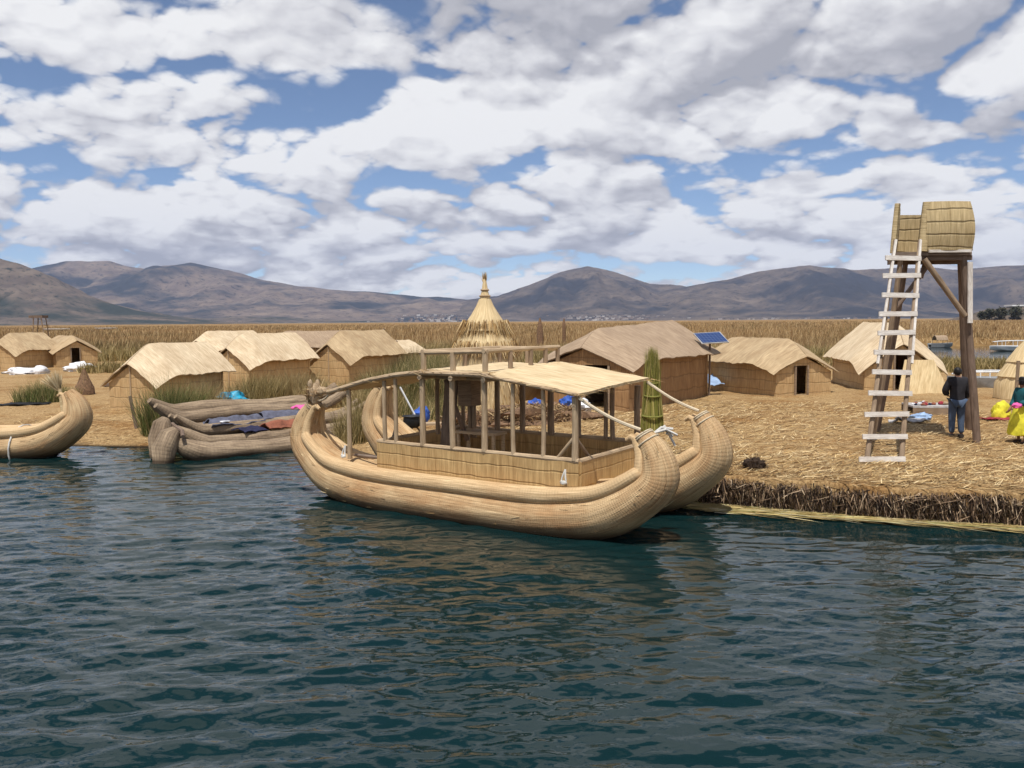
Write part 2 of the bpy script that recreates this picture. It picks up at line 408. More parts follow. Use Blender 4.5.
def blobs_group(name, items):
    g = bpy.data.node_groups.new(name, "ShaderNodeTree")
    g.interface.new_socket("UV", in_out="INPUT", socket_type="NodeSocketVector")
    g.interface.new_socket("Val", in_out="OUTPUT", socket_type="NodeSocketFloat")
    gi = g.nodes.new("NodeGroupInput"); go = g.nodes.new("NodeGroupOutput"); acc = None
    for (px, py, rx, ry, wt) in items:
        u = math.atan((px - 512) / F); v = math.atan((321 - py) / F)
        d = VM(g, "MULTIPLY_ADD", gi.outputs[0], (F / rx, F / ry, 0), (-u * F / rx, -v * F / ry, 0))
        e = Mth(g, "POWER", math.exp(-1), VM(g, "DOT_PRODUCT", d, d))
        acc = Mth(g, "MULTIPLY", e, wt) if acc is None else Mth(g, "MULTIPLY_ADD", e, wt, acc)
    g.links.new(acc, go.inputs[0]); return g
cover = [(45, 122, 70, 24, -.42), (300, 88, 95, 18, -.36), (350, 118, 60, 30, -.34), (425, 178, 60, 18, -.40), (300, 160, 55, 12, -.22), (215, 15, 45, 14, -.34), (85, 38, 22, 11, -.30),
         (415, 14, 22, 20, -.36), (6, 12, 12, 16, -.30), (60, 178, 60, 14, -.28), (185, 190, 40, 10, -.26), (525, 170, 40, 12, -.36), (562, 184, 28, 12, -.3), (765, 176, 85, 15, -.44), (895, 112, 38, 18, -.42),
         (975, 132, 60, 11, -.40), (700, 205, 15, 20, -.34), (690, 272, 60, 12, -.40), (440, 292, 70, 9, -.25), (40, 262, 30, 6, -.3), (560, 258, 50, 8, -.14), (640, 266, 40, 6, -.25), (865, 218, 50, 7, -.12), (800, 150, 40, 10, -.25),
         (230, 60, 150, 24, .08), (130, 145, 80, 20, .16), (265, 150, 50, 14, .12), (640, 90, 230, 70, .22), (950, 110, 30, 10, .26), (945, 158, 55, 9, .28), (800, 236, 190, 18, .16), (200, 240, 260, 24, .2), (560, 215, 100, 20, .12), (450, 100, 60, 30, .1)]
shadeb = [(640, 50, 260, 45, .42), (850, 90, 110, 35, .40), (230, 266, 260, 16, .40), (330, 20, 90, 36, .34), (470, 20, 60, 30, .3), (330, 215, 80, 14, .25), (640, 200, 70, 16, .34), (130, 192, 60, 12, .22), (940, 200, 90, 9, .2), (600, 240, 120, 10, .15),
          (200, 35, 110, 26, -.25), (500, 130, 70, 34, -.40), (260, 165, 110, 20, -.15), (130, 100, 80, 20, -.2), (760, 210, 90, 16, -.3), (940, 225, 70, 18, -.25), (120, 222, 120, 16, -.2), (620, 140, 50, 22, -.15), (930, 110, 50, 10, -.3), (560, 250, 200, 14, -.1)]
GC = blobs_group("cloud_cover", cover); GS = blobs_group("cloud_shade", shadeb)
def sky_uv(nt, z, x, y):
    u = Mth(nt, "ARCTAN2", x, y); v = Mth(nt, "ARCSINE", z)
    c = nt.nodes.new("ShaderNodeCombineXYZ"); setin(nt, c.inputs[0], u); setin(nt, c.inputs[1], v); return c.outputs[0]
dx, dy, dz = (sepx(nt, dirv, k) for k in range(3))
def Ridge(nt, vec, scale, det, rough=.5):
    n = nt.nodes.new("ShaderNodeTexNoise"); n.noise_type = "RIDGED_MULTIFRACTAL"; n.normalize = True
    setin(nt, n.inputs["Vector"], vec); n.inputs["Scale"].default_value = scale; n.inputs["Detail"].default_value = det; n.inputs["Roughness"].default_value = rough
    n.inputs["Offset"].default_value = 1.0; n.inputs["Gain"].default_value = 1.0; return n.outputs[0]
def cpos(dzz, dxx):
    den = Mth(nt, "ADD", Mth(nt, "MAXIMUM", dzz, 0.0), .34)
    c = nt.nodes.new("ShaderNodeCombineXYZ")
    setin(nt, c.inputs[0], Mth(nt, "DIVIDE", dxx, den)); setin(nt, c.inputs[1], Mth(nt, "DIVIDE", dy, den)); c.inputs[2].default_value = 5.2
    return c.outputs[0]
def dens(p, det, rdet):
    n1 = Noise(nt, p, 2.6, det, .60, .1); n2 = Ridge(nt, p, 3.7, rdet, .6); n3 = Ridge(nt, p, 14.0, max(rdet - 2, 0), .6)
    return Mth(nt, "ADD", Mth(nt, "MULTIPLY", Mth(nt, "SUBTRACT", n1, .5), 1.25), Mth(nt, "ADD", Mth(nt, "MULTIPLY", Mth(nt, "SUBTRACT", .5, n2), .52), Mth(nt, "MULTIPLY", Mth(nt, "SUBTRACT", .5, n3), .13)))
n0 = dens(cpos(dz, dx), 9, 5); n1_ = dens(cpos(Mth(nt, "ADD", dz, .016), Mth(nt, "ADD", dx, -.006)), 7, 4); n2_ = dens(cpos(Mth(nt, "ADD", dz, .06), dx), 4, 3)
gcv = nt.nodes.new("ShaderNodeGroup"); gcv.node_tree = GC; nt.links.new(sky_uv(nt, dz, dx, dy), gcv.inputs[0])
low = Mth(nt, "POWER", math.exp(-1), Mth(nt, "DIVIDE", Mth(nt, "MAXIMUM", dz, 0.0), .09))
d0 = Mth(nt, "ADD", Mth(nt, "ADD", n0, gcv.outputs[0]), Mth(nt, "MULTIPLY", low, .25))
high = Mth(nt, "DIVIDE", Mth(nt, "SUBTRACT", dz, .40), .22, clamp=True)
d0 = Mth(nt, "SUBTRACT", d0, Mth(nt, "MULTIPLY", high, .32))
cov = Mth(nt, "DIVIDE", Mth(nt, "ADD", d0, .69), .30, clamp=True)
cov = Mth(nt, "MULTIPLY", Mth(nt, "MULTIPLY", cov, cov), Mth(nt, "SUBTRACT", 3.0, Mth(nt, "MULTIPLY", cov, 2.0)))
gs = nt.nodes.new("ShaderNodeGroup"); gs.node_tree = GS; nt.links.new(sky_uv(nt, dz, dx, dy), gs.inputs[0])
rel = Mth(nt, "ADD", Mth(nt, "MULTIPLY", Mth(nt, "SUBTRACT", n0, n1_), 1.0), Mth(nt, "MULTIPLY", Mth(nt, "SUBTRACT", n0, n2_), .62))
lum = Mth(nt, "SUBTRACT", Mth(nt, "SUBTRACT", Mth(nt, "ADD", .655, rel), Mth(nt, "MULTIPLY", d0, .25)), Mth(nt, "MULTIPLY", gs.outputs[0], .70), clamp=True)
ccol = Ramp(nt, lum, (0.0, (.42, .425, .47)), (.35, (.55, .55, .59)), (.68, (.76, .76, .785)), (1.0, (.92, .92, .925)))
bg2 = nt.nodes.new("ShaderNodeBackground"); nt.links.new(ccol, bg2.inputs[0]); bg2.inputs[1].default_value = 1.0
mx = nt.nodes.new("ShaderNodeMixShader"); nt.links.new(cov, mx.inputs[0]); nt.links.new(bg1.outputs[0], mx.inputs[1]); nt.links.new(bg2.outputs[0], mx.inputs[2])
nt.links.new(mx.outputs[0], out.inputs[0])

sl = bpy.data.lights.new("sun", "SUN"); sl.energy = 4.9; sl.angle = R(.5); sl.color = (1.0, .955, .88)
so = bpy.data.objects.new("sun", sl); C.objects.link(so)
el, az = R(SUN_EL), R(SUN_AZ)
sund = Vector((math.sin(az) * math.cos(el), math.cos(az) * math.cos(el), math.sin(el)))
so.rotation_euler = sund.to_track_quat("Z", "Y").to_euler(); so.location = (0, -10, 30)

# ------------------------------------------------------------------ shoreline and island ground
shore_px = [(0, 443), (60, 446), (145, 447), (235, 447)]
SX = [-400, -60]; SY = [27, 26]
for p in shore_px:
    g = G(*p); SX.append(g.x); SY.append(g.y)
SX += [-4.6, -2.4, 0.4, 2.4]; SY += [22.0, 20.3, 18.0, 16.5]
for p in [(700, 503), (850, 516), (1024, 527)]:
    g = G(*p); SX.append(g.x); SY.append(g.y)
SX += [14, 30, 400]; SY += [12.7, 12.3, 12]
SX = np.array(SX); SY = np.array(SY)
def shore(x): return np.interp(x, SX, SY) + (fbm(np.asarray(x) * 1.1, np.asarray(x) * 0 + 3.3, 3) - .5) * .25
def gz(x, y, bump=True):
    x = np.asarray(x, float); y = np.asarray(y, float)
    h = .30 + .30 * sstep(-4, 3, x)
    t = y - np.interp(x, SX, SY)
    ramp_l = .12 + .88 * np.clip(t / 2.5, 0, 1)
    k = sstep(-3, 2, x); h = h * (ramp_l * (1 - k) + k) - k * .05 * np.exp(-np.maximum(t, 0) / .25) * (.4 + 1.2 * fbm(x * 1.3, x * 0 + 1.7, 3))
    h = h - sstep(41, 47, t) * 1.2 * sstep(.40, .46, x / np.maximum(y, 1))
    if bump: h = h + (fbm(x * .9, y * .9, 4) - .5) * .12
    return h
def GG(px, py, bump=True):
    z = .45
    for _ in range(8):
        p = G(px, py, z); z = float(gz(p.x, p.y, bump))
    return G(px, py, z)

xs = np.concatenate([np.linspace(-400, -45, 40)[:-1], np.linspace(-45, -14, 160)[:-1], np.linspace(-14, 14, 520), np.linspace(14, 40, 130)[1:], np.linspace(40, 400, 40)[1:]])
tt = np.concatenate([[-.02, 0.0], np.linspace(.03, 12, 230), np.linspace(12, 70, 150)[1:]])
X = np.repeat(xs[:, None], len(tt), 1); sh = shore(xs)
Y = sh[:, None] + tt[None, :]
Z = gz(X, Y) + (fbm(X * 6, Y * 6, 3) - .5) * .06
Z[:, 0] = -.6; Z[:, 1] -= .05
P = np.stack([X, Y, Z], -1)
me = grid_mesh("island_ground", P.transpose(1, 0, 2))
m_, nt_, b_ = newmat("straw_ground"); p_ = POS(nt_)
n1 = Noise(nt_, Scl(nt_, p_, (5, 26, 6)), 1.0, 5, .65, 1.2); n2 = Noise(nt_, Scl(nt_, p_, (30, 9, 6)), 1.0, 4, .6, .8); n3 = Noise(nt_, p_, .55, 4, .6)
f_ = Mth(nt_, "ADD", Mth(nt_, "MULTIPLY", n1, .55), Mth(nt_, "MULTIPLY", n2, .45))
c_ = Ramp(nt_, f_, (.30, (.10, .056, .024)), (.45, (.27, .17, .078)), (.58, (.46, .315, .155)), (.72, (.66, .50, .28)))
c_ = MixC(nt_, Mth(nt_, "MULTIPLY", Mth(nt_, "SUBTRACT", n3, .47), 5, clamp=True), c_, MixC(nt_, 1.0, c_, (.74, .63, .52), "MULTIPLY"))
zz = sepx(nt_, p_, 2)
c_ = MixC(nt_, Mth(nt_, "SUBTRACT", 1.0, Mth(nt_, "DIVIDE", zz, .06, clamp=True)), c_, (.035, .024, .015))
nt_.links.new(c_, b_.inputs["Base Color"]); b_.inputs["Roughness"].default_value = .9; b_.inputs["Specular IOR Level"].default_value = .1
Bump(nt_, b_, f_, .9, .05); M["ground"] = m_
struct(link("island_ground", me, m_))

# loose straw lying on the island
def scatter(n, x0, x1, t0, t1, pw=1.0):
    x = rng.uniform(x0, x1, n); t = t0 + (t1 - t0) * rng.random(n) ** pw
    return x, np.interp(x, SX, SY) + t
xa, ya = [], []
for a in [(26000, -1, 14, .05, 15, 1.2), (9000, -16, 0, .3, 16, 1.2), (4500, 3, 11, .0, 3, 1)]:
    x, y = scatter(*a); xa.append(x); ya.append(y)
x = np.concatenate(xa); y = np.concatenate(ya); n = len(x)
a = rng.normal(0.15, .75, n); L = rng.uniform(.08, .42, n)
v = np.stack([np.cos(a) * L, np.sin(a) * L, rng.normal(0, .018, n) + .012], 1)
b = np.stack([x, y, gz(x, y) + rng.uniform(0, .04, n)], 1)
V, T = blades(b, v, np.stack([rng.normal(0, .02, n), rng.normal(0, .02, n), rng.uniform(-.01, .03, n)], 1), rng.uniform(.008, .02, n))
M["litter"] = mat_blade("loose_straw", (.085, .045, .02), (.32, .19, .08), (.55, .375, .165), (.78, .63, .38), rough=.8)
stuff(link("loose_straw", tri_mesh("loose_straw", V, T), M["litter"]), "loose golden straw littering the floating island", "straw")

# cut bank: ragged ends of reeds hanging along the water's edge
n = 17000
x = np.concatenate([rng.uniform(2.2, 14, n)]); y = shore(x) - rng.uniform(-.12, .12, n)
top = gz(x, y) + rng.uniform(-.14, .03, n) - .10 * fbm(x * 1.6, x * 0 + 9, 3); L = rng.uniform(.06, .34, n)
st = rng.uniform(0, .5, n) * (rng.random(n) < .75)
b = np.stack([x, y, top - st], 1)
v = np.stack([rng.normal(0, .06, n), -rng.uniform(0, .12, n), -L], 1); fl_ = rng.random(n) < .22; v[fl_, 0] = rng.normal(0, .22, fl_.sum()); v[fl_, 2] *= .3
V, T = blades(b, v, np.stack([rng.normal(0, .03, n), rng.normal(-.02, .03, n), np.zeros(n)], 1), rng.uniform(.008, .026, n))
M["bank"] = mat_blade("cut_reed_ends", (.018, .012, .009), (.04, .025, .017), (.09, .055, .034), (.27, .18, .11), (.52, .40, .27), pos=(0, .36, .6, .82, 1))
stuff(link("reed_bank", tri_mesh("reed_bank", V, T), M["bank"]), "ragged cut reed ends along the island bank", "reed bank")
# floating fringe of reeds at the waterline
n = 2600
x = rng.uniform(2.6, 13, n); q = rng.random(n)
y = np.interp(x, SX, SY) - .12 - q * (.30 + .5 * sstep(6, 2.6, x))
a = rng.normal(math.atan2(-.35, 1), .18, n); L = rng.uniform(.25, 1.1, n)
b = np.stack([x, y, .015 + .03 * rng.random(n)], 1); v = np.stack([np.cos(a) * L, np.sin(a) * L, rng.normal(0, .012, n)], 1)
V, T = blades(b, v, rng.normal(0, .02, (n, 3)) * np.array([1, 1, .2]), rng.uniform(.015, .04, n))
M["float"] = mat_blade("floating_reeds", (.20, .13, .05), (.42, .30, .12), (.55, .42, .18), (.30, .30, .10), (.7, .6, .4))
stuff(link("floating_reeds", tri_mesh("floating_reeds", V, T), M["float"]), "band of loose reeds floating along the right bank", "reeds")

# ------------------------------------------------------------------ water
dep = 2890.0 / np.concatenate([np.arange(78, 200, .5), np.arange(200, 420, .7), np.arange(420, 900, 1.1)])[::-1]
rat = np.linspace(-.95, .95, 1050)
Yw = np.repeat(dep[:, None], len(rat), 1); Xw = Yw * rat[None, :]
dyr = np.gradient(dep)[:, None]
H = np.zeros_like(Xw)
wx = (fbm(Xw * .25, Yw * .25, 2) - .5) * 1.6
gust = (.35 + 1.1 * fbm(Xw * .16 + 40, Yw * .11 + 7, 3)) * (1.12 - .48 * sstep(-2, 5, Xw))
for k in range(150):
    lam = .14 * (1.1 / .14) ** (rng.random() ** .8); th = rng.normal(R(88), R(24)); kk = 2 * math.pi / lam
    amp = .00116 * (lam / .5) ** .95 * rng.uniform(.5, 1.3)
    att = sstep(1.4, 3.0, lam / np.maximum(dyr, .012))
    ph = kk * (math.cos(th) * Xw + math.sin(th) * Yw + wx * .12) + rng.random() * 6.28
    s = np.sin(ph); H += amp * att * (s - .30 * np.cos(2 * ph))
H *= gust
Pw = np.stack([Xw, Yw, H], -1)
me = grid_mesh("water", Pw)
m_, nt_, b_ = newmat("lake_water"); p_ = POS(nt_)
b_.inputs["Base Color"].default_value = (.0034, .0172, .0185, 1); b_.inputs["Roughness"].default_value = .015; b_.inputs["IOR"].default_value = 1.333
n1 = Noise(nt_, Scl(nt_, p_, (1, 1.9, 1)), 7.5, 3, .55, .8); n2 = Noise(nt_, Scl(nt_, p_, (1, 2.0, 1)), 2.6, 3, .5, .5)
Bump(nt_, b_, Mth(nt_, "ADD", n1, Mth(nt_, "MULTIPLY", n2, 1.2)), .035, .05)
M["water"] = m_
wo = struct(link("water", me, m_))
bm = bmesh.new(); bm.from_mesh(me)
vv = [bm.verts.new(p) for p in ((-15000, -200, -.08), (15000, -200, -.08), (15000, 14000, -.08), (-15000, 14000, -.08))]; bm.faces.new(vv); bm.to_mesh(me); bm.free()

# ------------------------------------------------------------------ hills
def hillmat(name, rock, dry, scrub_and_shadow, s):
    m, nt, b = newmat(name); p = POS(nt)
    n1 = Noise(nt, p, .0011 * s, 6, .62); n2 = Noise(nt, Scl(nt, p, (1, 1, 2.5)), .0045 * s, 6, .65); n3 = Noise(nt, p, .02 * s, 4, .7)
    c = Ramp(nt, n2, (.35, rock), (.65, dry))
    c = MixC(nt, Mth(nt, "MULTIPLY", Mth(nt, "SUBTRACT", n1, .47), 9, clamp=True), c, scrub_and_shadow)  # broad dark patches: cloud shadows painted into the hill colour in a scrub tone
    c = MixC(nt, Mth(nt, "MULTIPLY", Mth(nt, "SUBTRACT", n3, .53), 8, clamp=True), c, tuple(x * .7 for x in scrub_and_shadow))
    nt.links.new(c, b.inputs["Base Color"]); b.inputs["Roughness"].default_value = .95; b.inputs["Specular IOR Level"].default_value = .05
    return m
def hill(pxs, pys, Rr, depth, mat, seed, rough=.10, foot=None):
    """ridge at distance Rr whose crest follows the given skyline; slopes fall towards us and away"""
    px = np.linspace(pxs[0], pxs[-1], 420); py = np.interp(px, pxs, pys)
    py = py + (fbm(px * .045 + seed, px * 0 + seed, 5) - .5) * 3.0
    ua = (px - 512) / F; base = 321 - (px - 512) * .0073
    crest = np.maximum((base - py) / F * Rr + CH, 2)
    ts = np.concatenate([np.linspace(0, 1, 70), np.linspace(1, 2, 25)[1:]])
    fr = np.where(ts <= 1, ts, 2 - ts)
    YY = Rr - depth + depth * ts[None, :] + 0 * px[:, None]
    XX = ua[:, None] * Rr + 0 * YY
    prof = fr ** 1.25
    rid = fbm(XX / (depth * .22) + seed * 3, YY / (depth * .55) + seed, 6)
    rid2 = 1 - np.abs(2 * fbm(XX / (depth * .16) + seed, YY / (depth * .5) + seed * 2, 4) - 1) * 1.6
    mod = 1 + (rid - .5) * 1.7 * (1 - fr[None, :] ** 3) + (rid2 - .55) * .6 * (1 - fr[None, :] ** 2)
    ZZ = crest[:, None] * prof[None, :] * np.clip(mod, .15, 1.8)
    ZZ = np.minimum(ZZ, crest[:, None] * (YY / Rr) * (.995 + .005 * fr[None, :]))
    ZZ = ZZ - 3 * (1 - np.minimum(1, fr[None, :] * 20))
    me = grid_mesh("hill", np.stack([XX, YY, ZZ], -1).transpose(1, 0, 2))
    return struct(link("hill", me, mat))
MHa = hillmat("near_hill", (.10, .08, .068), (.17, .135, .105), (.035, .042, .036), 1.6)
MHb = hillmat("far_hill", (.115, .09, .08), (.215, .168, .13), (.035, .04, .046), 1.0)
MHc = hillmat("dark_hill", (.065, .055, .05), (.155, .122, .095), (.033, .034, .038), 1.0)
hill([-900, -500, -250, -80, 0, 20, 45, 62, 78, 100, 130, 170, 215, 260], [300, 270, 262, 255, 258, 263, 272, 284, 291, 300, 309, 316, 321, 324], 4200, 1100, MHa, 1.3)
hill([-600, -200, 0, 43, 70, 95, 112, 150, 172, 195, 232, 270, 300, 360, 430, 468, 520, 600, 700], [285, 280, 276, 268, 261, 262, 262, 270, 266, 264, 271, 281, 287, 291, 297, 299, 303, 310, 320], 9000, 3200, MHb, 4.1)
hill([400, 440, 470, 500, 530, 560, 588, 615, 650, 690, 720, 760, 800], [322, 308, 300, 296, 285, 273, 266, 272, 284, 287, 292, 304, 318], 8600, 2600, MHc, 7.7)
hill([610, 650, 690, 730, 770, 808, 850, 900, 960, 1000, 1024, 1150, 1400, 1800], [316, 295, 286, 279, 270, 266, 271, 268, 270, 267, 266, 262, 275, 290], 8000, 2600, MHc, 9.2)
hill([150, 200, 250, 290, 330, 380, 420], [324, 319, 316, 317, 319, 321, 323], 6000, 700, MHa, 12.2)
# lake-shore flat below the hills and the marsh
m_ = mat_plain("shore_earth", (.22, .17, .12), .95, .3, nscale=.02)
mb = MB(); mb.add([(-9000, 3600, .5), (9000, 3600, .5), (12000, 12000, 6), (-12000, 12000, 6)], [(0, 1, 2, 3)], [((0, 0), (1, 0), (1, 1), (0, 1))])
struct(obj("far_shore", mb, m_, smooth=False))
# pale villages at the foot of the hills
def houses(pxa, pxb, n, Y0, Y1, zf):
    mbh = MB()
    for k in range(n):
        px = random.gauss((pxa + pxb) / 2, (pxb - pxa) / 4); Yh = random.uniform(Y0, Y1)
        c = D(px, 300, Yh); z = zf * (Yh - Y0) / (Y1 - Y0) + 3; s = random.uniform(6, 16)
        box(mbh, (c.x, Yh, z), (s * random.uniform(1, 2), s, s * random.uniform(.5, 1)), random.uniform(0, .8))
    return mbh
m_, nt_, b_ = newmat("village_walls")
nt_.links.new(Ramp(nt_, RND(nt_), (0, (.2, .14, .11)), (.6, (.3, .25, .22)), (1, (.6, .57, .54))), b_.inputs["Base Color"]); M["village"] = m_
mbv = MB()
for q in ((395, 470, 150, 5600, 6300, 50), (560, 660, 130, 5700, 6300, 40), (830, 890, 25, 5300, 5700, 10), (690, 800, 40, 5300, 5700, 10), (180, 240, 20, 5200, 5400, 8)):
    hh = houses(*q); o_ = len(mbv.v); mbv.v += hh.v; mbv.f += [tuple(i + o_ for i in f) for f in hh.f]; mbv.uv += hh.uv
stuff(obj("lakeside_town", mbv, M["village"], smooth=False), "pale specks of a town strung along the foot of the hills", "town")

# ------------------------------------------------------------------ marsh: reed beds behind the village
xs = np.linspace(-1.05, 1.05, 420); ds = np.concatenate([np.geomspace(44, 3400, 240)])
Yr = np.repeat(ds[:, None], len(xs), 1); Xr = Yr * xs[None, :]
edge = 46 + 10 * (fbm(Xr * .05, Xr * 0 + 2, 3) - .5) + 30 * sstep(-.25, -.42, xs)[None, :] + 62 * sstep(.44, .47, xs)[None, :]
hgt = .55 + .8 * (fbm(Xr * .10, Yr * .05, 4) - .35) + .25 * (fbm(Xr * .9, Yr * .4, 3) - .5)
Zr = hgt * sstep(0, 5, Yr - edge) - .3 * (Yr < edge)
Zr = Zr * sstep(3400, 3000, Yr) - .1 * (Yr > 3300)
me = grid_mesh("reed_bed", np.stack([Xr, Yr, Zr], -1))
m_, nt_, b_ = newmat("dry_reed_mass"); p_ = POS(nt_)
n1 = Noise(nt_, Scl(nt_, p_, (9, .5, 2)), 1.0, 4, .65); n2 = Noise(nt_, Scl(nt_, p_, (.05, .018, .2)), 1.0, 5, .62); n3 = Noise(nt_, Scl(nt_, p_, (.35, .08, 1)), 1.0, 4, .6)
c_ = Ramp(nt_, Mth(nt_, "ADD", Mth(nt_, "MULTIPLY", n1, .4), Mth(nt_, "MULTIPLY", n3, .6)), (.33, (.13, .075, .033)), (.5, (.27, .165, .068)), (.68, (.42, .28, .13)))
c_ = MixC(nt_, Mth(nt_, "MULTIPLY", Mth(nt_, "SUBTRACT", n2, .54), 7, clamp=True), c_, (.075, .068, .028))
nt_.links.new(c_, b_.inputs["Base Color"]); b_.inputs["Roughness"].default_value = .95; b_.inputs["Specular IOR Level"].default_value = .05
Bump(nt_, b_, n1, .8, .3); M["reedmass"] = m_
stuff(link("reed_bed", me, m_), "wide bed of dry golden reeds reaching to the hills", "reeds")
# blades standing out of it
n = 150000
q = rng.random(n); dd = 47 * (16.0 ** (q ** 1.45)); rr = rng.uniform(-.80, .80, n); x = dd * rr
ed = 46 + 10 * (fbm(x * .05, x * 0 + 2, 3) - .5) + 30 * sstep(-.25, -.42, rr) + 62 * sstep(.44, .47, rr)
hz = .9 + 1.0 * (fbm(x * .10, dd * .05, 4) - .35)
keep = dd > ed + .5
x, dd, hz = x[keep], dd[keep], hz[keep]; n = len(x); grow = sstep(0, 8, dd - ed[keep]) * .5 + .5
b = np.stack([x, dd, np.zeros(n) + .1], 1)
hh = (hz * .9 + rng.uniform(.1, 1.0, n) * (.5 + 1.1 * fbm(x * .22, dd * .09, 4))) * grow
v = np.stack([rng.normal(0, .13, n), rng.normal(0, .13, n), np.maximum(hh, .3)], 1)
V, T = blades(b, v, np.stack([rng.normal(.08, .32, n), rng.normal(0, .3, n), -.12 * rng.random(n)], 1), .02 + dd * .00055)
M["reeds"] = mat_blade("dry_reeds", (.14, .08, .037), (.28, .175, .08), (.41, .275, .135), (.54, .40, .22), patch=.7, patch_col=(.085, .08, .03), patch_scale=.04)
stuff(link("dry_reeds", tri_mesh("dry_reeds", V, T), M["reeds"]), "tall dry reeds standing behind the village huts", "reeds")
# wet marsh ground strip between island and reed bed
# green-gold reed stands just behind the moored boat and the huts
def stand(name, label, cat, polys, mat, wd=(.007, .02)):
    Vs, Ts, o = [], [], 0
    for (cx, cy, rx, ry, n, h0, h1) in polys:
        n = int(n * 1.6)
        a = rng.random(n) * 6.28; r_ = np.sqrt(rng.random(n)); x = cx + rx * r_ * np.cos(a); y = cy + ry * r_ * np.sin(a)
        b = np.stack([x, y, gz(x, y) - .03], 1); h = (h0 + (h1 - h0) * rng.random(n) ** 1.5) * (1 - .35 * r_) * (.75 + .5 * fbm(x * 2.2, y * 2.2, 2))
        v = np.stack([rng.normal(0, .12, n) * h + .12 * (x - cx) / rx * h, rng.normal(0, .12, n) * h, h], 1)
        V, T = blades(b, v, np.stack([rng.normal(.04, .2, n) * h, rng.normal(0, .2, n) * h, -.12 * h * rng.random(n)], 1), rng.uniform(*wd, n))
        Vs.append(V); Ts.append(T + o); o += len(V)
    return link(name, tri_mesh(name, np.concatenate(Vs), np.concatenate(Ts)), mat)
M["green"] = mat_blade("green_reeds", (.05, .075, .02), (.11, .14, .04), (.20, .19, .07), (.40, .31, .15))
M["olive"] = mat_blade("olive_reeds", (.12, .10, .035), (.22, .17, .065), (.36, .27, .115), (.48, .37, .19))
M["drygrass"] = mat_blade("dry_grass", (.20, .13, .055), (.34, .24, .11), (.48, .36, .18), (.17, .16, .065))
def pt(px, py): return GG(px, py, False)
st = []
for px, py, rx, ry, n, h0, h1 in ((395, 402, 1.2, 1.2, 1900, 1.2, 2.1), (425, 398, 1.3, 1.3, 2200, 1.4, 2.4), (448, 402, .9, 1.0, 1500, 1.5, 2.5), (458, 385, 1.8, 1.5, 2000, 1.6, 2.7), (415, 380, 1.8, 1.5, 1900, 1.3, 2.3), (375, 398, 1.2, .9, 1000, .8, 1.5), (400, 415, .9, .8, 900, .5, 1.2), (440, 418, .9, .8, 700, .5, 1.1)):
    g = pt(px, py); st.append((g.x, g.y, rx, ry, n, h0, h1))
stuff(stand("reed_stand", "", "", st, mat_blade("mixed_reeds", (.05, .07, .022), (.11, .12, .04), (.21, .175, .07), (.37, .28, .13), (.48, .38, .2))), "thick stand of green and gold reeds behind the boat stern", "reeds")
st = []
for px, py, rx, ry, n, h0, h1 in ((700, 366, 7, 3, 3000, .9, 1.9), (620, 362, 6, 3, 2200, 1.0, 2.0), (545, 372, 2.4, 2, 1300, .9, 1.8), (575, 366, 4, 2, 1500, 1.0, 2.0), (770, 366, 5, 3, 2400, .9, 1.9), (945, 370, 4, 2.5, 2400, .5, 1.1), (985, 370, 4, 2.5, 2400, .5, 1.0), (1030, 370, 4, 2.5, 1600, .5, 1.0), (965, 362, 5, 2, 1200, .4, .8), (835, 364, 5, 3, 1700, .8, 1.6), (300, 362, 6, 3, 1800, 1.0, 2.0), (400, 366, 4, 3, 2200, 1.1, 2.2), (450, 362, 5, 3, 2200, 1.2, 2.3), (130, 360, 8, 3, 2400, .8, 1.8), (110, 372, 2, 1.5, 700, .6, 1.2), (20, 356, 8, 3, 1600, .8, 1.7)):
    g = pt(px, py); st.append((g.x, g.y, rx, ry, n, h0, h1))
stuff(stand("marsh_reeds", "", "", st, M["olive"], (.03, .06)), "olive reeds fringing the far side of the island", "reeds")
def clump(px, py, rx, ry, n, h0, h1, mat, label):
    g = pt(px, py); o = stand("reed_clump", "", "", [(0, 0, rx, ry, 1, .1, .2)], mat)
    bpy.data.objects.remove(o)
    o = stand("reed_clump", "", "", [(g.x, g.y, rx, ry, n, h0, h1), (g.x + rx * .35, g.y, rx * .6, ry * .6, n // 3, h0, h1 * .9)], mat)
    return tag(o, label, "reed clump", "reed clumps on the island")
clump(172, 432, .85, .55, 1400, 1.2, 2.3, M["green"], "tall green reed clump beside the left end of the grey raft")
clump(200, 425, .8, .6, 1100, 1.0, 1.9, M["drygrass"], "brown dry grass clump between the green reeds and turquoise tarp")
clump(258, 404, 1.1, .9, 1500, .8, 1.7, M["olive"], "olive grass clump right of the turquoise tarp")
clump(295, 402, 1.3, .9, 1800, .8, 1.75, M["drygrass"], "dry golden grass clump below two cream huts")
clump(355, 440, .55, .5, 800, .6, 1.35, M["olive"], "grass clump between the two upturned prows of the catamaran")
clump(372, 425, .7, .6, 1000, .9, 1.7, M["olive"], "olive grass clump behind the rear prow of the catamaran")
clump(330, 406, 1.2, .8, 1300, .7, 1.4, M["drygrass"], "low dry grass clump beyond the cloths on the raft")
clump(40, 402, 1.0, .7, 800, .7, 1.35, M["green"], "green reed clump behind the prow of the left boat")
clump(66, 398, .6, .5, 350, .4, .9, M["drygrass"], "small brown grass tuft beside the pale reed fan")

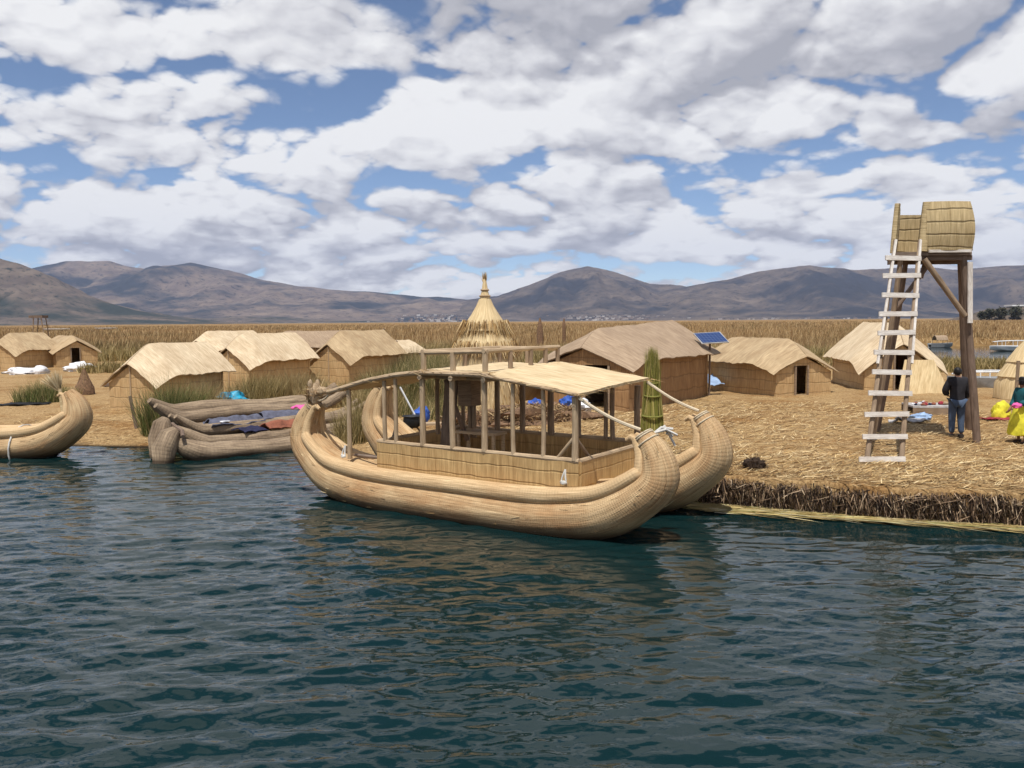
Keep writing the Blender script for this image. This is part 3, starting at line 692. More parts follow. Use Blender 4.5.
# ------------------------------------------------------------------ the big reed catamaran
def smooth_path(P, k=6):
    out = []; n = len(P)
    for i in range(n - 1):
        p0, p1, p2, p3 = (np.array(P[max(0, min(n - 1, i + d))], float) for d in (-1, 0, 1, 2))
        for j in range(k):
            t = j / k; out.append(.5 * ((2 * p1) + (-p0 + p2) * t + (2 * p0 - 5 * p1 + 4 * p2 - p3) * t * t + (-p0 + 3 * p1 - 3 * p2 + p3) * t ** 3))
    out.append(np.array(P[-1], float)); return out
#                 x     z    half-width  half-height
HALF = [(0, .22, .62, .465), (1.4, .23, .62, .465), (2.15, .28, .59, .45), (2.85, .41, .53, .42), (3.36, .68, .45, .37), (3.70, 1.00, .36, .32), (3.66, 1.37, .27, .24), (3.45, 1.66, .165, .13)]
def hull_paths(lift_l=1.0, dl=0.0, dr=0.0, lift_r=1.0):
    L = [(-x - dl * min(1, x / 2.5), z if z < .3 else .3 + (z - .3) * lift_l, w_, h) for x, z, w_, h in HALF[1:]][::-1]
    Rr_ = [(x + dr * min(1, x / 2.5), z if z < .3 else .3 + (z - .3) * lift_r, w_, h) for x, z, w_, h in HALF]
    return smooth_path(L + Rr_, 7)
def build_hull(root, y, cx, lift_l=1.0, name="hull", dl=0.0, dr=0.0, lift_r=1.0):
    path = hull_paths(lift_l, dl, dr, lift_r)
    pts = [Vector((cx + p[0], y, p[1])) for p in path]
    # inner side = towards the middle/up
    def nrm(i):
        a = path[min(i + 1, len(path) - 1)] - path[max(i - 1, 0)]
        t = Vector((a[0], 0, a[1])).normalized(); return Vector((-t.z, 0, t.x))
    mb = MB(); tube(mb, pts, [p[2] for p in path], 60, nrm, [p[3] for p in path], ridge=.016)
    h = obj(name, mb, M["hull"], root)
    # loose stems standing off the bundle
    n = 420; ii = rng.integers(1, len(path) - 2, n); aa = rng.uniform(0, 6.28, n); bb = []; vv_ = []
    for i, a in zip(ii, aa):
        nn = nrm(int(i)); t = Vector((nn.z, 0, -nn.x)); o_ = Vector((0, 1, 0)) * (math.cos(a) * path[i][2] * 1.005) + nn * (math.sin(a) * path[i][3] * 1.005)
        bb.append(pts[i] + o_ + t * random.uniform(-.1, .1)); vv_.append(t * random.uniform(.08, .24) * random.choice((-1, 1)) + o_ * random.uniform(-.02, .02) + Vector((0, random.uniform(-.02, .02), 0)))
    V, T = blades(np.array(bb), np.array(vv_), rng.normal(0, .006, (n, 3)), .010); stuff(link("loose_stems", tri_mesh("loose_stems", V, T), M["litter"], h))
    for s in (-1, 1):
        rp = []; rr = []
        for i, p in enumerate(path):
            k = abs(i / (len(path) - 1) * 2 - 1); nn = nrm(i)
            c = pts[i] + nn * (p[3] * .80) + Vector((0, s * p[2] * .68, 0))
            rp.append(c); rr.append(max(.055, .145 * (p[2] / .62) ** .7))
        # hooked ends curling inwards
        for endi, side in ((-1, 1), (0, -1)):
            e = rp[endi]; t = (rp[endi] - rp[endi - side * 2]).normalized(); nn = nrm(len(path) - 1 if endi == -1 else 0)
            ext = [e + t * .07 + nn * .05, e + t * .08 + nn * .15]
            if endi == -1: rp += ext; rr += [.05, .035]
            else: rp = ext[::-1] + rp; rr = [.035, .05] + rr
        mb = MB(); tube(mb, rp, rr, 22, caps=True, ridge=.03); obj("gunwale_roll", mb, M["roll"], h)
    return h, path, pts
ang = R(-34.5)
BO = Vector((-0.72, 14.45, 0))
boat = thing("reed_boat", "large golden double-hulled reed boat with canopy and railed upper deck", "boat", BO, ang)
hA, pathA, ptsA = build_hull(boat, .22, -.33, 1.08, dl=.28, dr=.02)
hB, pathB, ptsB = build_hull(boat, 2.42, -.45, 1.25, dl=.33, dr=.16, lift_r=1.06)
# cross deck
mb = MB(); sheet(mb, [[(-2.6 + 5.3 * j / 12, .35 + 1.95 * i / 4, .70) for j in range(13)] for i in range(5)], .10)
obj("deck", mb, M["canopy"], boat)
# cabin walls (woven panels with timber top rail)
X0, X1, Y0, Y1 = -2.15, 2.15, 0.0, 2.5
ZB, ZT = .70, 1.18
def wallpanel(a, b, z0, z1, th=.07, mat="panel"):
    mb = MB(); n = 14; a = Vector(a); b = Vector(b)
    sheet(mb, [[(a.lerp(b, j / n).x, a.lerp(b, j / n).y + random.uniform(-.008, .008), z0 + (z1 - z0) * i / 4) for j in range(n + 1)] for i in range(5)], th)
    o = obj("side_panel", mb, M[mat], boat)
    mb = MB(); pole(mb, (a.x, a.y, z1 + .01), (b.x, b.y, z1 + .01), .045, bend=.01, n=8, seg=8); obj("top_rail", mb, M["polepale"], o)
    return o
wallpanel((X0, Y0, 0), (X1, Y0, 0), ZB, ZT)
wallpanel((X1, Y0, 0), (X1, Y1, 0), ZB, ZT)
wallpanel((X1, Y1, 0), (X0, Y1, 0), ZB, ZT)
wallpanel((X0, Y1, 0), (X0, Y0, 0), ZB, ZT)
# posts: solve boat-local x on the near side from the pixel columns of the photo
dv = Vector((math.cos(ang), math.sin(ang), 0)); nv = Vector((-math.sin(ang), math.cos(ang), 0))
def loc_x(px, yl):
    k = (px - 512) / F; o = BO + nv * yl
    return (k * o.y - o.x) / (dv.x - k * dv.y)
def roofz(x): return float(np.interp(x, [-3.5, -3.0, -2.4, -1.6, -1.05, .35, 1.2, 2.3], [2.0, 2.12, 2.28, 2.42, 2.47, 2.47, 2.36, 2.2]))
def post(px, yl, z0=None, dz=0, r=.045, mat="polepale", lean=0):
    x = loc_x(px, yl) ; mb = MB(); zb = ZT + .02 if z0 is None else z0
    pole(mb, (x, yl, zb), (x + lean, yl, roofz(x) + dz - .03), r, r * .9, bend=.012); obj("post", mb, M[mat], boat)
for px in (384, 395): post(px, .0, r=.042)
for px in (422, 452, 484): post(px, .0, r=.055)
for px in (513, 543): post(px, .0, r=.04)
post(575, .0, r=.055)
mb = MB(); xq = loc_x(348, .0); pole(mb, (xq, .0, .80), (xq, 0, roofz(xq) - .02), .045); obj("post", mb, M["polepale"], boat)
for px, r_ in ((463, .045), (497, .06), (522, .06), (551, .065), (579, .045), (606, .04), (613, .045), (638, .06)): post(px, 2.42, r=r_, mat="pole")
for px in (437, 470, 474): post(px, 1.3, r=.045, mat="pole")
# corner braces
mb = MB(); xe = loc_x(575, 0); pole(mb, (xe - .02, 0, 1.55), (xe - .33, 0, 1.2), .03); obj("brace", mb, M["polepale"], boat)
mb = MB(); pole(mb, (xe, .02, 1.55), (xe + .02, .42, 1.2), .03); obj("brace", mb, M["pole"], boat)
mb = MB(); xe = loc_x(437, 0); pole(mb, (xe - .05, .3, 2.35), (xe - .12, 1.0, 1.2), .045); obj("brace", mb, M["poledark"], boat)
# canopy sheets
def canopy(x0, x1, y0, y1, name, zoff=0, sag=.0, n=14):
    mb = MB()
    g = [[(x0 + (x1 - x0) * j / n, y0 + (y1 - y0) * i / 8 , roofz(x0 + (x1 - x0) * j / n) + zoff + .10 * (i / 8) * (1 if x1 > 1 else .3) + sag * math.sin(math.pi * i / 8) + random.uniform(-.007, .007)) for j in range(n + 1)] for i in range(9)]
    sheet(mb, g, .045); o = obj(name, mb, M["canopy"], boat)
    n = 420; ga = np.array(g); e = rng.integers(0, 2, n); i_ = rng.integers(0, 9, n); j_ = rng.integers(0, ga.shape[1], n)
    b = np.where((e == 0)[:, None], ga[i_, np.where(rng.random(n) < .5, 0, ga.shape[1] - 1)], ga[np.where(rng.random(n) < .5, 0, 8), j_]) + rng.normal(0, 1, (n, 3)) * np.array([.05, .05, .008])
    v = np.stack([rng.choice([-1, 1], n) * rng.uniform(.08, .3, n), rng.normal(0, .04, n), rng.normal(-.01, .02, n)], 1)
    V, T = blades(b, v, np.zeros((n, 3)), .010); stuff(link("loose_stems", tri_mesh("loose_stems", V, T), M["litter"], o)); return o
canopy(.30, 2.2, -.08, 2.40, "canopy", .03, .02)
canopy(-3.35, -1.0, -.06, 2.3, "canopy", .03, .0)
o = canopy(-1.10, .42, -.05, 2.38, "upper_deck", .06, .0)
mb = MB(); pole(mb, (-3.35, -.06, roofz(-3.35) + .04), (-1.05, -.06, roofz(-1.05) + .0), .001)
mb = MB(); tube(mb, [(x, -.06, roofz(x) + .03) for x in np.linspace(-3.4, .45, 14)], .045, 8); obj("edge_pole", mb, M["polepale"], boat)
mb = MB(); tube(mb, [(x, -.08, roofz(x) + .02) for x in np.linspace(.35, 2.2, 8)], .03, 8); obj("edge_pole", mb, M["polepale"], boat)
for x_ in (-1.05, -.35, .35):
    mb = MB(); pole(mb, (x_, -.1, 2.42), (x_, 2.42, 2.45), .045); obj("cross_beam", mb, M["polepale"], boat)
mb = MB(); pole(mb, (-1.05, .35, 2.40), (.35, .35, 2.40), .035); obj("cross_beam", mb, M["polepale"], boat)
# upper deck railing
zr = 2.87
for (x_, y_) in ((-1.02, 0), (-.36, 0), (.33, 0), (.33, .75), (.33, 1.4), (.33, 1.9), (.33, 2.33), (-.36, 2.33), (-1.02, 2.33), (-1.02, 1.2)):
    mb = MB(); pole(mb, (x_, y_, 2.46), (x_, y_, zr), .05 if y_ == 0 else .042, n=8); obj("rail_post", mb, M["polepale" if y_ == 0 else "pole"], boat)
for a, b in (((-1.1, 0, zr - .02), (.38, 0, zr + .02)), ((.33, -.05, zr + .03), (.33, 2.38, zr + .03)), ((.36, 2.33, zr), (-1.08, 2.33, zr)), ((-1.02, 2.36, zr), (-1.02, -.04, zr))):
    mb = MB(); pole(mb, a, b, .04, bend=.02, n=8); obj("hand_rail", mb, M["polepale"], boat)
# leaning board steps, box and bench inside
mb = MB(); xl = loc_x(446, 1.2); bar(mb, (xl - .02, 1.2, .8), (xl + .12, 1.25, 2.45), .3, .05, (0, 1, 0)); obj("boarding_plank", mb, M["board"], boat)
mb = MB(); xl = loc_x(466, 1.2); box(mb, (xl, 1.3, 2.08), (.32, .3, .55)); obj("hanging_box", mb, M["pole"], boat)
mb = MB(); xl = loc_x(480, 1.0); box(mb, (xl, 1.0, 1.36), (.9, .4, .05))
for a in (-.4, .4):
    for c in (-.15, .15): box(mb, (xl + a, 1 + c, 1.05), (.05, .05, .6))
obj("bench", mb, M["polepale"], boat)
# ropes
def world_of(x, y, z): return BO + dv * x + nv * y + Vector((0, 0, z))
def rope(a, b, r=.022, sag=.05, name="rope", mat="rope"):
    a = Vector(a); b = Vector(b); mb = MB(); tube(mb, [a.lerp(b, t) - Vector((0, 0, sag * math.sin(math.pi * t))) for t in np.linspace(0, 1, 12)], r, 7); obj(name, mb, M[mat], boat)
tA, tB = ptsA[-1], ptsB[-1]; lA, lB = ptsA[0], ptsB[0]
rope((2.17, -.05, 2.2), (tA.x - .02, tA.y - .05, tA.z + .08), .028)
rope((2.17, 2.38, 2.3), (tB.x - .02, tB.y, tB.z + .08), .028)
rope((-3.35, -.04, 2.03), (lA.x + .05, lA.y, lA.z + .08), .022)
def binding(pts, path, end, mat="rope", n=3):
    idx = (-1, -2, -4) if end == 1 else (0, 1, 3)
    for i in idx[:n]:
        j = i % len(pts); c = pts[j]; t = (pts[min(j + 1, len(pts) - 1)] - pts[max(j - 1, 0)]).normalized(); u_ = Vector((0, 1, 0)); v_ = t.cross(u_)
        mb = MB(); tube(mb, [c + u_ * math.cos(a) * (path[j][2] + .008) + v_ * math.sin(a) * (path[j][3] + .008) for a in np.linspace(0, 6.283, 25)], .013, 6, caps=False); obj("rope_binding", mb, M[mat], boat)
binding(ptsA, pathA, 1); binding(ptsB, pathB, 1); binding(ptsA, pathA, -1, "polepale", 2); binding(ptsB, pathB, -1, "polepale", 2)
mb = MB()
for k in range(7):
    a = Vector((tA.x + .12, tA.y + .15, tA.z + .02)); tube(mb, [a, a + Vector((random.uniform(.05, .2), random.uniform(.05, .25), random.uniform(-.02, .1))), a + Vector((random.uniform(.1, .3), random.uniform(.1, .4), random.uniform(-.22, .06)))], .02, 6)
obj("rope_tail", mb, M["whiterope"], boat)
for (x_, y_, z_) in ((1.95, -.16, .86), (-2.95, -.12, .86)):
    mb = MB()
    for k in (-.05, .05): tube(mb, [(x_ + k, y_, z_ - .02), (x_ + k * .5, y_ + .02, z_ + .1), (x_, y_ + .06, z_ + .2)], .015, 6)
    blob(mb, (x_, y_, z_), (.06, .035, .035), 3); obj("rope_tie", mb, M["whiterope"], boat)
# figurehead of bundled straw on the left prow
fh = MB(); c = Vector((lA.x + .02, lA.y - .02, lA.z + .18))
blob(fh, c, (.17, .15, .22), 5, .3); blob(fh, c + Vector((.2, 0, .1)), (.16, .09, .08), 2, .25); blob(fh, c + Vector((-.02, -.1, .22)), (.05, .04, .1), 4, .2); blob(fh, c + Vector((-.02, .1, .22)), (.05, .04, .1), 6, .2)
o = obj("figurehead", fh, M["polepale"], boat)
n = 260; b = np.array(c)[None] + rng.normal(0, .06, (n, 3)); dd = rng.normal(0, 1, (n, 3)); dd[:, 2] = np.abs(dd[:, 2]) * .7; dd /= np.linalg.norm(dd, axis=1, keepdims=True)
V, T = blades(b, dd * rng.uniform(.18, .34, (n, 1)), rng.normal(0, .02, (n, 3)), .014); link("straw_tuft", tri_mesh("straw_tuft", V, T), M["litter"], o)
mb = MB(); pole(mb, (-3.05, .3, .82), (-2.2, .1, .86), .03); pole(mb, (-3.4, 1.9, 1.25), (-2.3, .4, .84), .028); obj("lashing_pole", mb, M["board"], boat)

# ------------------------------------------------------------------ single reed boat at the left edge
lb = thing("reed_boat", "single reed boat at the left edge with its curled prow pointing right", "boat", G(-52, 455, 0), R(-6))
sv = HALF[:]
h_, p_, q_ = build_hull(lb, 0, 0.0, 1.0)
mb = MB(); tube(mb, [(2.2 + .02 * math.cos(a), .64 * math.cos(a), .19 + .62 * math.sin(a)) for a in np.linspace(0, 6.283, 24)], .02, 6, caps=False); obj("rope_binding", mb, M["whiterope"], lb)

# ------------------------------------------------------------------ weathered raft of reed bundles
g0 = G(176, 462, 0); g1 = G(300, 451, 0); dr = (g1 - g0); dr.z = 0; dr.rotate(Matrix.Rotation(R(9), 3, "Z")); rdir = dr.normalized(); rn = Vector((-rdir.y, rdir.x, 0))
raft = thing("reed_raft", "grey weathered raft of thick reed bundles draped with washing", "raft", g0, math.atan2(rdir.y, rdir.x))
Lr = 5.9
specs = [(-.0, .08, .28, 0), (.70, .28, .20, .25), (1.28, .56, .18, .3), (1.85, .56, .17, .35), (2.45, .82, .19, .2), (3.1, .92, .23, .25)]
for k, (yy, zz_, r_, off) in enumerate(specs):
    pts = []; rr = []
    for t in np.linspace(0, 1, 22):
        x_ = off + t * (Lr - off * .5); endl = max(0, 1 - t / .14); endr = max(0, (t - .8) / .2)
        pts.append((x_ + (.12 if k else 0) * endl, yy + .25 * endl * (1 if yy < 1 else -.6) - .35 * endr * (1 if yy > 1 else -1), zz_ + .42 * endl ** 1.4 + .45 * endr ** 2 + .03 * math.sin(t * 9 + k)))
        rr.append(r_ * (1 + .08 * math.sin(t * 13 + k * 2)) * (1 - .35 * endr) * (1 - .15 * endl) * (.45 if t < .01 else .85 if t < .06 else 1))
    mb = MB(); tube(mb, pts, rr, 26, wob=.015, ridge=.06); obj("reed_bundle", mb, M["oldreed"], raft)
mb = MB(); tube(mb, [(-.28, .15, -.12), (-.22, .2, .3), (-.05, .25, .62), (.12, .28, .75)], [.22, .3, .27, .13], 18, wob=.03, ridge=.06)
tube(mb, [(-.15, .75, .05), (-.12, .8, .5), (.0, .85, .85), (.1, .9, .98)], [.22, .27, .24, .12], 18, wob=.03, ridge=.06); obj("blunt_prow", mb, M["oldreed"], raft)
mb = MB(); tube(mb, [(.15, -.1, .62), (.28, .3, .72), (.25, .8, .82), (.4, 1.3, .8)], .05, 8); obj("rope_binding", mb, M["poledark"], raft)

def cloth(name, c, sx, sy, rz, mat, label, cat, amp=.07, seed=0, drape=None, group=None, n=14, thick=.025):
    """crumpled sheet laid over something"""
    mb = MB(); c = Vector(c); ca, sa = math.cos(rz), math.sin(rz); g = []
    for i in range(n + 1):
        row = []
        for j in range(n + 1):
            a = (j / n - .5) * sx * (1 + .18 * (float(vnoise(i * .5 + seed, 3.1)) - .5)); b2 = (i / n - .5) * sy * (1 + .25 * (float(vnoise(j * .5 + seed, 7.7)) - .5))
            z = amp * (float(fbm(a * 4.5 + seed * 5, b2 * 4.5 + seed, 3)) - .45) * 2
            if drape: z += drape(a, b2)
            row.append((c.x + ca * a - sa * b2, c.y + sa * a + ca * b2, c.z + z))
        g.append(row)
    sheet(mb, g, thick); o = obj(name, mb, M[mat]); return tag(o, label, cat, group)
rz_ = raft.rotation_euler.z
def RW(x, y, z): return g0 + rdir * x + rn * y + Vector((0, 0, z))
wv = lambda a, b2: .09 * math.cos(b2 * 11.5) - .04
cloth("garment", RW(2.1, 1.45, .78), 1.5, .7, rz_ + .06, "greycloth", "slate grey garment drying across the middle bundles of the raft", "clothing", .06, 1, wv)
cloth("garment", RW(3.5, 1.55, .82), 1.2, .65, rz_, "greycloth", "slate blue garment on the raft nearest the catamaran prow", "clothing", .06, 2, wv)
cloth("garment", RW(2.3, .85, .58), .75, .55, rz_ + .25, "navy", "dark navy garment hanging over the front bundles of the raft", "clothing", .06, 3, lambda a, b2: -.28 * max(0, -b2) - .02)
cloth("garment", RW(3.2, .9, .62), 1.0, .5, rz_ + .12, "rust", "rust brown cloth laid along a front bundle of the raft", "clothing", .05, 4, wv)
cloth("garment", RW(4.3, 1.75, .92), .5, .45, rz_ + .4, "pink", "crumpled pink cloth on the raft behind the figurehead", "clothing", .09, 5)
cloth("garment", RW(1.75, 1.2, .76), .22, .16, rz_, "white", "small white rag on the raft beside the navy garment", "clothing", .03, 6)
gt = GG(230, 407)
mb = MB(); blob(mb, gt + Vector((0, 0, .16)), (.62, .4, .38), 8, .42, 30, 18, 3.2); blob(mb, gt + Vector((.45, -.1, .05)), (.4, .3, .22), 5, .45, 26, 14, 3.4)
tag(obj("tarpaulin", mb, M["turq"], ang=60), "crumpled turquoise plastic tarpaulin heaped behind the raft", "tarpaulin")

# ------------------------------------------------------------------ reed huts
def hut(px, py, yaw, L, W, rz, ez, roof, wall, label, door=0.0, hood=.75, hd=.66, ov=.34, rise=0.0, doorw=.62, sideov=0.0):
    g = GG(px, py, False)
    t = thing("reed_hut", label, "hut", g, R(yaw), "reed huts of the village")
    wb = ez + .12; hw = W / 2
    half_ = hw + ov; x0 = -hood + .14
    def zf(y):
        v_ = abs(y) / (half_ * .94); return rz - (rz - ez) * v_ * .97 - hd * (1 - v_) - hd * .62 * v_ - .05
    zb_ = lambda y: wb + (rz - .10 - wb) * (1 - abs(y) / hw)
    zr_ = zf
    mb = MB()
    dw = doorw / 2; dl, dr_ = door - dw, door + dw; dh = min(zf(dl), zf(dr_), zf(door)) - .12; dh = min(dh, 1.4)
    def gable(x, pts): prism(mb, [(x, y, z) for y, z in pts], (.07, 0, 0))
    ap = zf(0)
    gable(x0, [(-hw, -.25), (dl, -.25), (dl, zf(dl)), (-hw, zf(hw))] if dl < 0 else [(-hw, -.25), (dl, -.25), (dl, zf(dl)), (0, ap), (-hw, zf(hw))])
    gable(x0, [(dr_, -.25), (hw, -.25), (hw, zf(hw)), (dr_, zf(dr_))] if dr_ > 0 else [(dr_, -.25), (hw, -.25), (hw, zf(hw)), (0, ap), (dr_, zf(dr_))])
    lint = [(dl, dh), (dr_, dh), (dr_, zf(dr_))] + ([(0, ap)] if dl < 0 < dr_ else []) + [(dl, zf(dl))]
    prism(mb, [(x0 + .004, y, z) for y, z in lint], (.06, 0, 0))
    gable(L - .07, [(-hw, -.25), (hw, -.25), (hw, wb), (0, rz - .1), (-hw, wb)])
    for s in (-1, 1):
        xs_ = [x0 + .075] + [.3 + (L - .38) * j / 8 for j in range(9)]; tops = [zf(hw)] + [wb] * 9
        sheet(mb, [[(x_, s * (hw - .04) + random.uniform(-.015, .015), -.25 + (tp + .25) * i / 3) for x_, tp in zip(xs_, tops)] for i in range(4)], .06)
    obj("wall", mb, M[wall], t, smooth=False)
    # roof mats: two slopes folded over the ridge, drooping past the gable as a hood
    half = hw + ov; nu, nv_ = 26, 10
    for s in (-1, 1):
        g_ = []
        for i in range(nv_ + 1):
            v_ = i / nv_; row = []
            for j in range(nu + 1):
                u_ = -hood + (L + hood + .35) * j / nu
                k = min(1, max(0, (.25 - u_) / (hood + .25))); k = k ** 1.25
                zt = rz + rise * max(0, u_ / L); z = zt - (zt - ez) * (v_ ** 1.05 * .95 + .05 * v_ ** 4)
                z -= k * (hd * (1 - v_) + hd * .62 * v_); z += .05 * (float(fbm(u_ * 1.7 + px, v_ * 3 + s, 3)) - .5) * 2 + (random.uniform(-.025, .02) if i == nv_ else 0)
                row.append((u_ + (random.uniform(-.025, .025) if j in (0, nu) else 0), s * (.012 + half * v_ * (1 - .06 * k) + sideov * v_ * (s > 0)), z))
            g_.append(row)
        if s > 0: g_ = [r_[::-1] for r_ in g_]
        mb = MB(); sheet(mb, g_, .04); rm_ = obj("roof_mat", mb, M[roof], t, ang=50)
    if doorw < .1:
        mb = MB(); pole(mb, (x0 - .02, door, -.15), (x0 - .02, door, zf(door) - .02), .03, n=6); obj("gable_post", mb, M["polepale"], t); return t
    mb = MB(); box(mb, (x0 + .035, door, -.02), (.10, doorw + .1, .08)); prism(mb, [(x0 - .02, dl - .03, -.2), (x0 - .02, dl + .04, -.2), (x0 - .02, dl + .04, dh), (x0 - .02, dl - .03, dh)], (-.05, 0, 0)); prism(mb, [(x0 - .02, dr_ - .04, -.2), (x0 - .02, dr_ + .03, -.2), (x0 - .02, dr_ + .03, dh), (x0 - .02, dr_ - .04, dh)], (-.05, 0, 0))
    obj("door_frame", mb, M["pole"], t, smooth=False)
    return t
def nodoor(px, py, yaw, L, W, rz, ez, roof, wall, label, **k):
    return hut(px, py, yaw, L, W, rz, ez, roof, wall, label, door=k.pop("door", 0), doorw=.03, **k)
nodoor(146, 409, 64, 2.7, 2.25, 2.35, 1.25, "roof", "wall", "cream roofed reed hut nearest the water, right above the green reed clump")
nodoor(240, 390, 60, 3.3, 2.5, 2.6, 1.35, "roof", "wall", "tan hooded reed hut directly behind the turquoise tarp")
nodoor(338, 384, 58, 3.2, 2.6, 2.65, 1.4, "roofdark", "wall", "tan reed hut with a woven block gable above the raft")
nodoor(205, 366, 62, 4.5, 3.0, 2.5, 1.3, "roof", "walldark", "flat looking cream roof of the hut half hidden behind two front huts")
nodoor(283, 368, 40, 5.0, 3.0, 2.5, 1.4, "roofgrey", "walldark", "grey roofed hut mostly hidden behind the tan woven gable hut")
nodoor(378, 371, 60, 3.0, 2.4, 1.9, 1.1, "roof", "wall", "small pale hut peeking out right of the woven gable hut")
hut(8, 369, 68, 2.6, 3.0, 2.5, 1.3, "roofdark", "wall", "reed hut with dark doorway at the far left edge", door=.3)
hut(76, 367, 133, 3.6, 2.8, 2.25, 1.15, "roofdark", "wall", "small pointed hut with central dark doorway facing us, second from left edge", door=.1, hd=.35, hood=.5)
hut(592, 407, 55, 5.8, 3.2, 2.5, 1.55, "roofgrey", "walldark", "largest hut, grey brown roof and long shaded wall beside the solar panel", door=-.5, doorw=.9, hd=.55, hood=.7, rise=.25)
hut(792, 394, 114, 3.2, 2.6, 2.05, 1.15, "roofdark", "wall", "hut right of the solar panel with dark doorway and drooping hood", door=.15, doorw=.6, hd=.6)
hut(896, 389, 84, 4.0, 2.8, 2.6, 1.1, "roof", "wall", "cream roofed hut seen behind the ladder of the watchtower", door=.0, doorw=.6, hd=.8)
# dark timber lean-to between huts
g = GG(380, 372); t = thing("drying_rack", "dark timber rack leaning above the roofs left of the reed stand", "rack", g)
for a, b in (((-.6, 0, 0), (.3, 0, 2.7)), ((.9, 0, 0), (.2, 0, 2.6)), ((-.3, .8, 1.0), (1.0, .8, 1.9))):
    mb = MB(); pole(mb, a, b, .07); obj("post", mb, M["poledark"], t)
mb = MB(); sheet(mb, [[(-1.0 + 1.2 * j / 3, .3 + .6 * i, 2.45 - .1 * j) for j in range(4)] for i in range(2)], .05); obj("mat", mb, M["roofgrey"], t)

# solar panel
g = GG(710, 396); t = thing("solar_panel", "tilted blue solar panel on a post between two huts", "solar panel", g)
c = D(711, 338, g.y); w2 = (c - g)
mb = MB(); pole(mb, (0, .15, -.1), (w2.x, .15, w2.z - .05), .04); obj("post", mb, M["poledark"], t)
ax = Vector((.98, .0, .05)).normalized(); ay = Vector((0.05, .78, .55)).normalized(); nn = ax.cross(ay)
mb = MB(); sheet(mb, [[w2 + ax * (a * .49) + ay * (b * .32) + Vector((-.12 * b, 0, 0)) for a in (-1, 1)] for b in (-1, 1)], .04); fr_ = obj("frame", mb, M["metal"], t, smooth=False)
mb = MB(); sheet(mb, [[w2 + nn * .026 + ax * (a * .455) + ay * (b * .285) + Vector((-.12 * b, 0, 0)) for a in (-1, 1)] for b in (-1, 1)], .012); obj("cell_sheet", mb, M["solar"], t, smooth=False)
# pale sheet added in place of reflecting water in the gap between the huts
g = GG(714, 392); cloth("water_glint_sheet", g + Vector((0, .4, .45)), .6, .8, .3, "paleblue", "pale blue sheet standing in for reflecting water in the gap below the solar panel", "sheet", .12, 9, lambda a, b2: .4 * b2)

# ------------------------------------------------------------------ conical thatched hut
g = GG(486, 412); t = thing("conical_hut", "tall conical thatched hut with a bound pointed spire behind the boat", "hut", g)
k = g.y / F
prof = [[(33, 0), (33, 22), (31, 46), (27, 60)], [(32, 62), (28.5, 70), (24, 78), (16, 90)], [(24, 82), (19, 90), (13.5, 98), (8.5, 107), (5.8, 113)]]
for q, pr in enumerate(prof):
    mb = MB(); lathe(mb, [(r_ * k, z * k) for r_, z in pr], n=40, wob=.02); o = obj("thatch_tier", mb, M["thatch"], t)
    n = 1500; a = rng.random(n) * 6.28; rr_ = pr[0][0] * k * rng.uniform(.90, 1.0, n); z0_ = pr[0][1] * k + rng.uniform(.05, .35, n)
    dirs = np.stack([np.cos(a), np.sin(a), 0 * a], 1); Ls = rng.uniform(.22, .55, n)
    b = dirs * (rr_ - .03)[:, None]; b[:, 2] = z0_
    if q == 0: b[:, 2] = rng.uniform(.3, 1.5, n)
    v = dirs * (Ls * rng.uniform(.1, .5, n))[:, None]; v[:, 2] = -Ls
    V, T = blades(b, v, dirs * .03, .02); link("fringe", tri_mesh("fringe", V, T), M["litter"], o)
mb = MB(); lathe(mb, [(5.8 * k, 108 * k), (5.0 * k, 113 * k), (4.4 * k, 117 * k), (3.2 * k, 121 * k), (2.4 * k, 127 * k), (1.2 * k, 133 * k)], n=20, wob=.04); sp = obj("spire", mb, M["thatch"], t)
mb = MB()
for z_, r_ in ((109, 6.0), (116, 4.8), (122, 3.4)): tube(mb, [(r_ * k * math.cos(a), r_ * k * math.sin(a), z_ * k) for a in np.linspace(0, 6.283, 18)], .035, 6, caps=False)
obj("binding", mb, M["polepale"], sp)
n = 120; b = np.zeros((n, 3)); b[:, 2] = 126 * k; v = np.stack([rng.normal(0, .05, n), rng.normal(0, .05, n), rng.uniform(.25, .5, n)], 1); V, T = blades(b, v, v * 0, .02); link("reed_tip", tri_mesh("reed_tip", V, T), M["litter"], sp)

# heap of cut reeds and things by the cone
def heap(px, py, sx, sy, h, n, label, mat="brownheap"):
    g = GG(px, py); mb = MB(); blob(mb, g + Vector((0, 0, .02)), (sx, sy, h), 3, .35, 24, 12, 3); o = tag(obj("reed_heap", mb, M[mat]), label, "reed heap")
    th = rng.random(n) * 6.28; r_ = np.sqrt(rng.random(n)); b = np.stack([g.x + sx * r_ * np.cos(th), g.y + sy * r_ * np.sin(th), g.z + h * np.sqrt(1 - r_ ** 2 * .95) * 1.0], 1)
    a = rng.random(n) * 6.28; L = rng.uniform(.15, .5, n); v = np.stack([np.cos(a) * L, np.sin(a) * L, rng.normal(0, .1, n)], 1); b -= v / 2
    V, T = blades(b, v, v * 0, rng.uniform(.012, .03, n)); link("loose_reeds", tri_mesh("loose_reeds", V, T), M["bankl"] if "bankl" in M else M["litter"], o); return o
M["bankl"] = mat_blade("brown_reeds", (.08, .045, .025), (.22, .13, .06), (.38, .25, .13), (.55, .42, .24))
heap(540, 422, 1.5, .8, .5, 1400, "brown heap of cut reeds beside the conical hut")
heap(478, 425, 1.2, .8, .4, 900, "low brown reed heap in front of the conical hut")
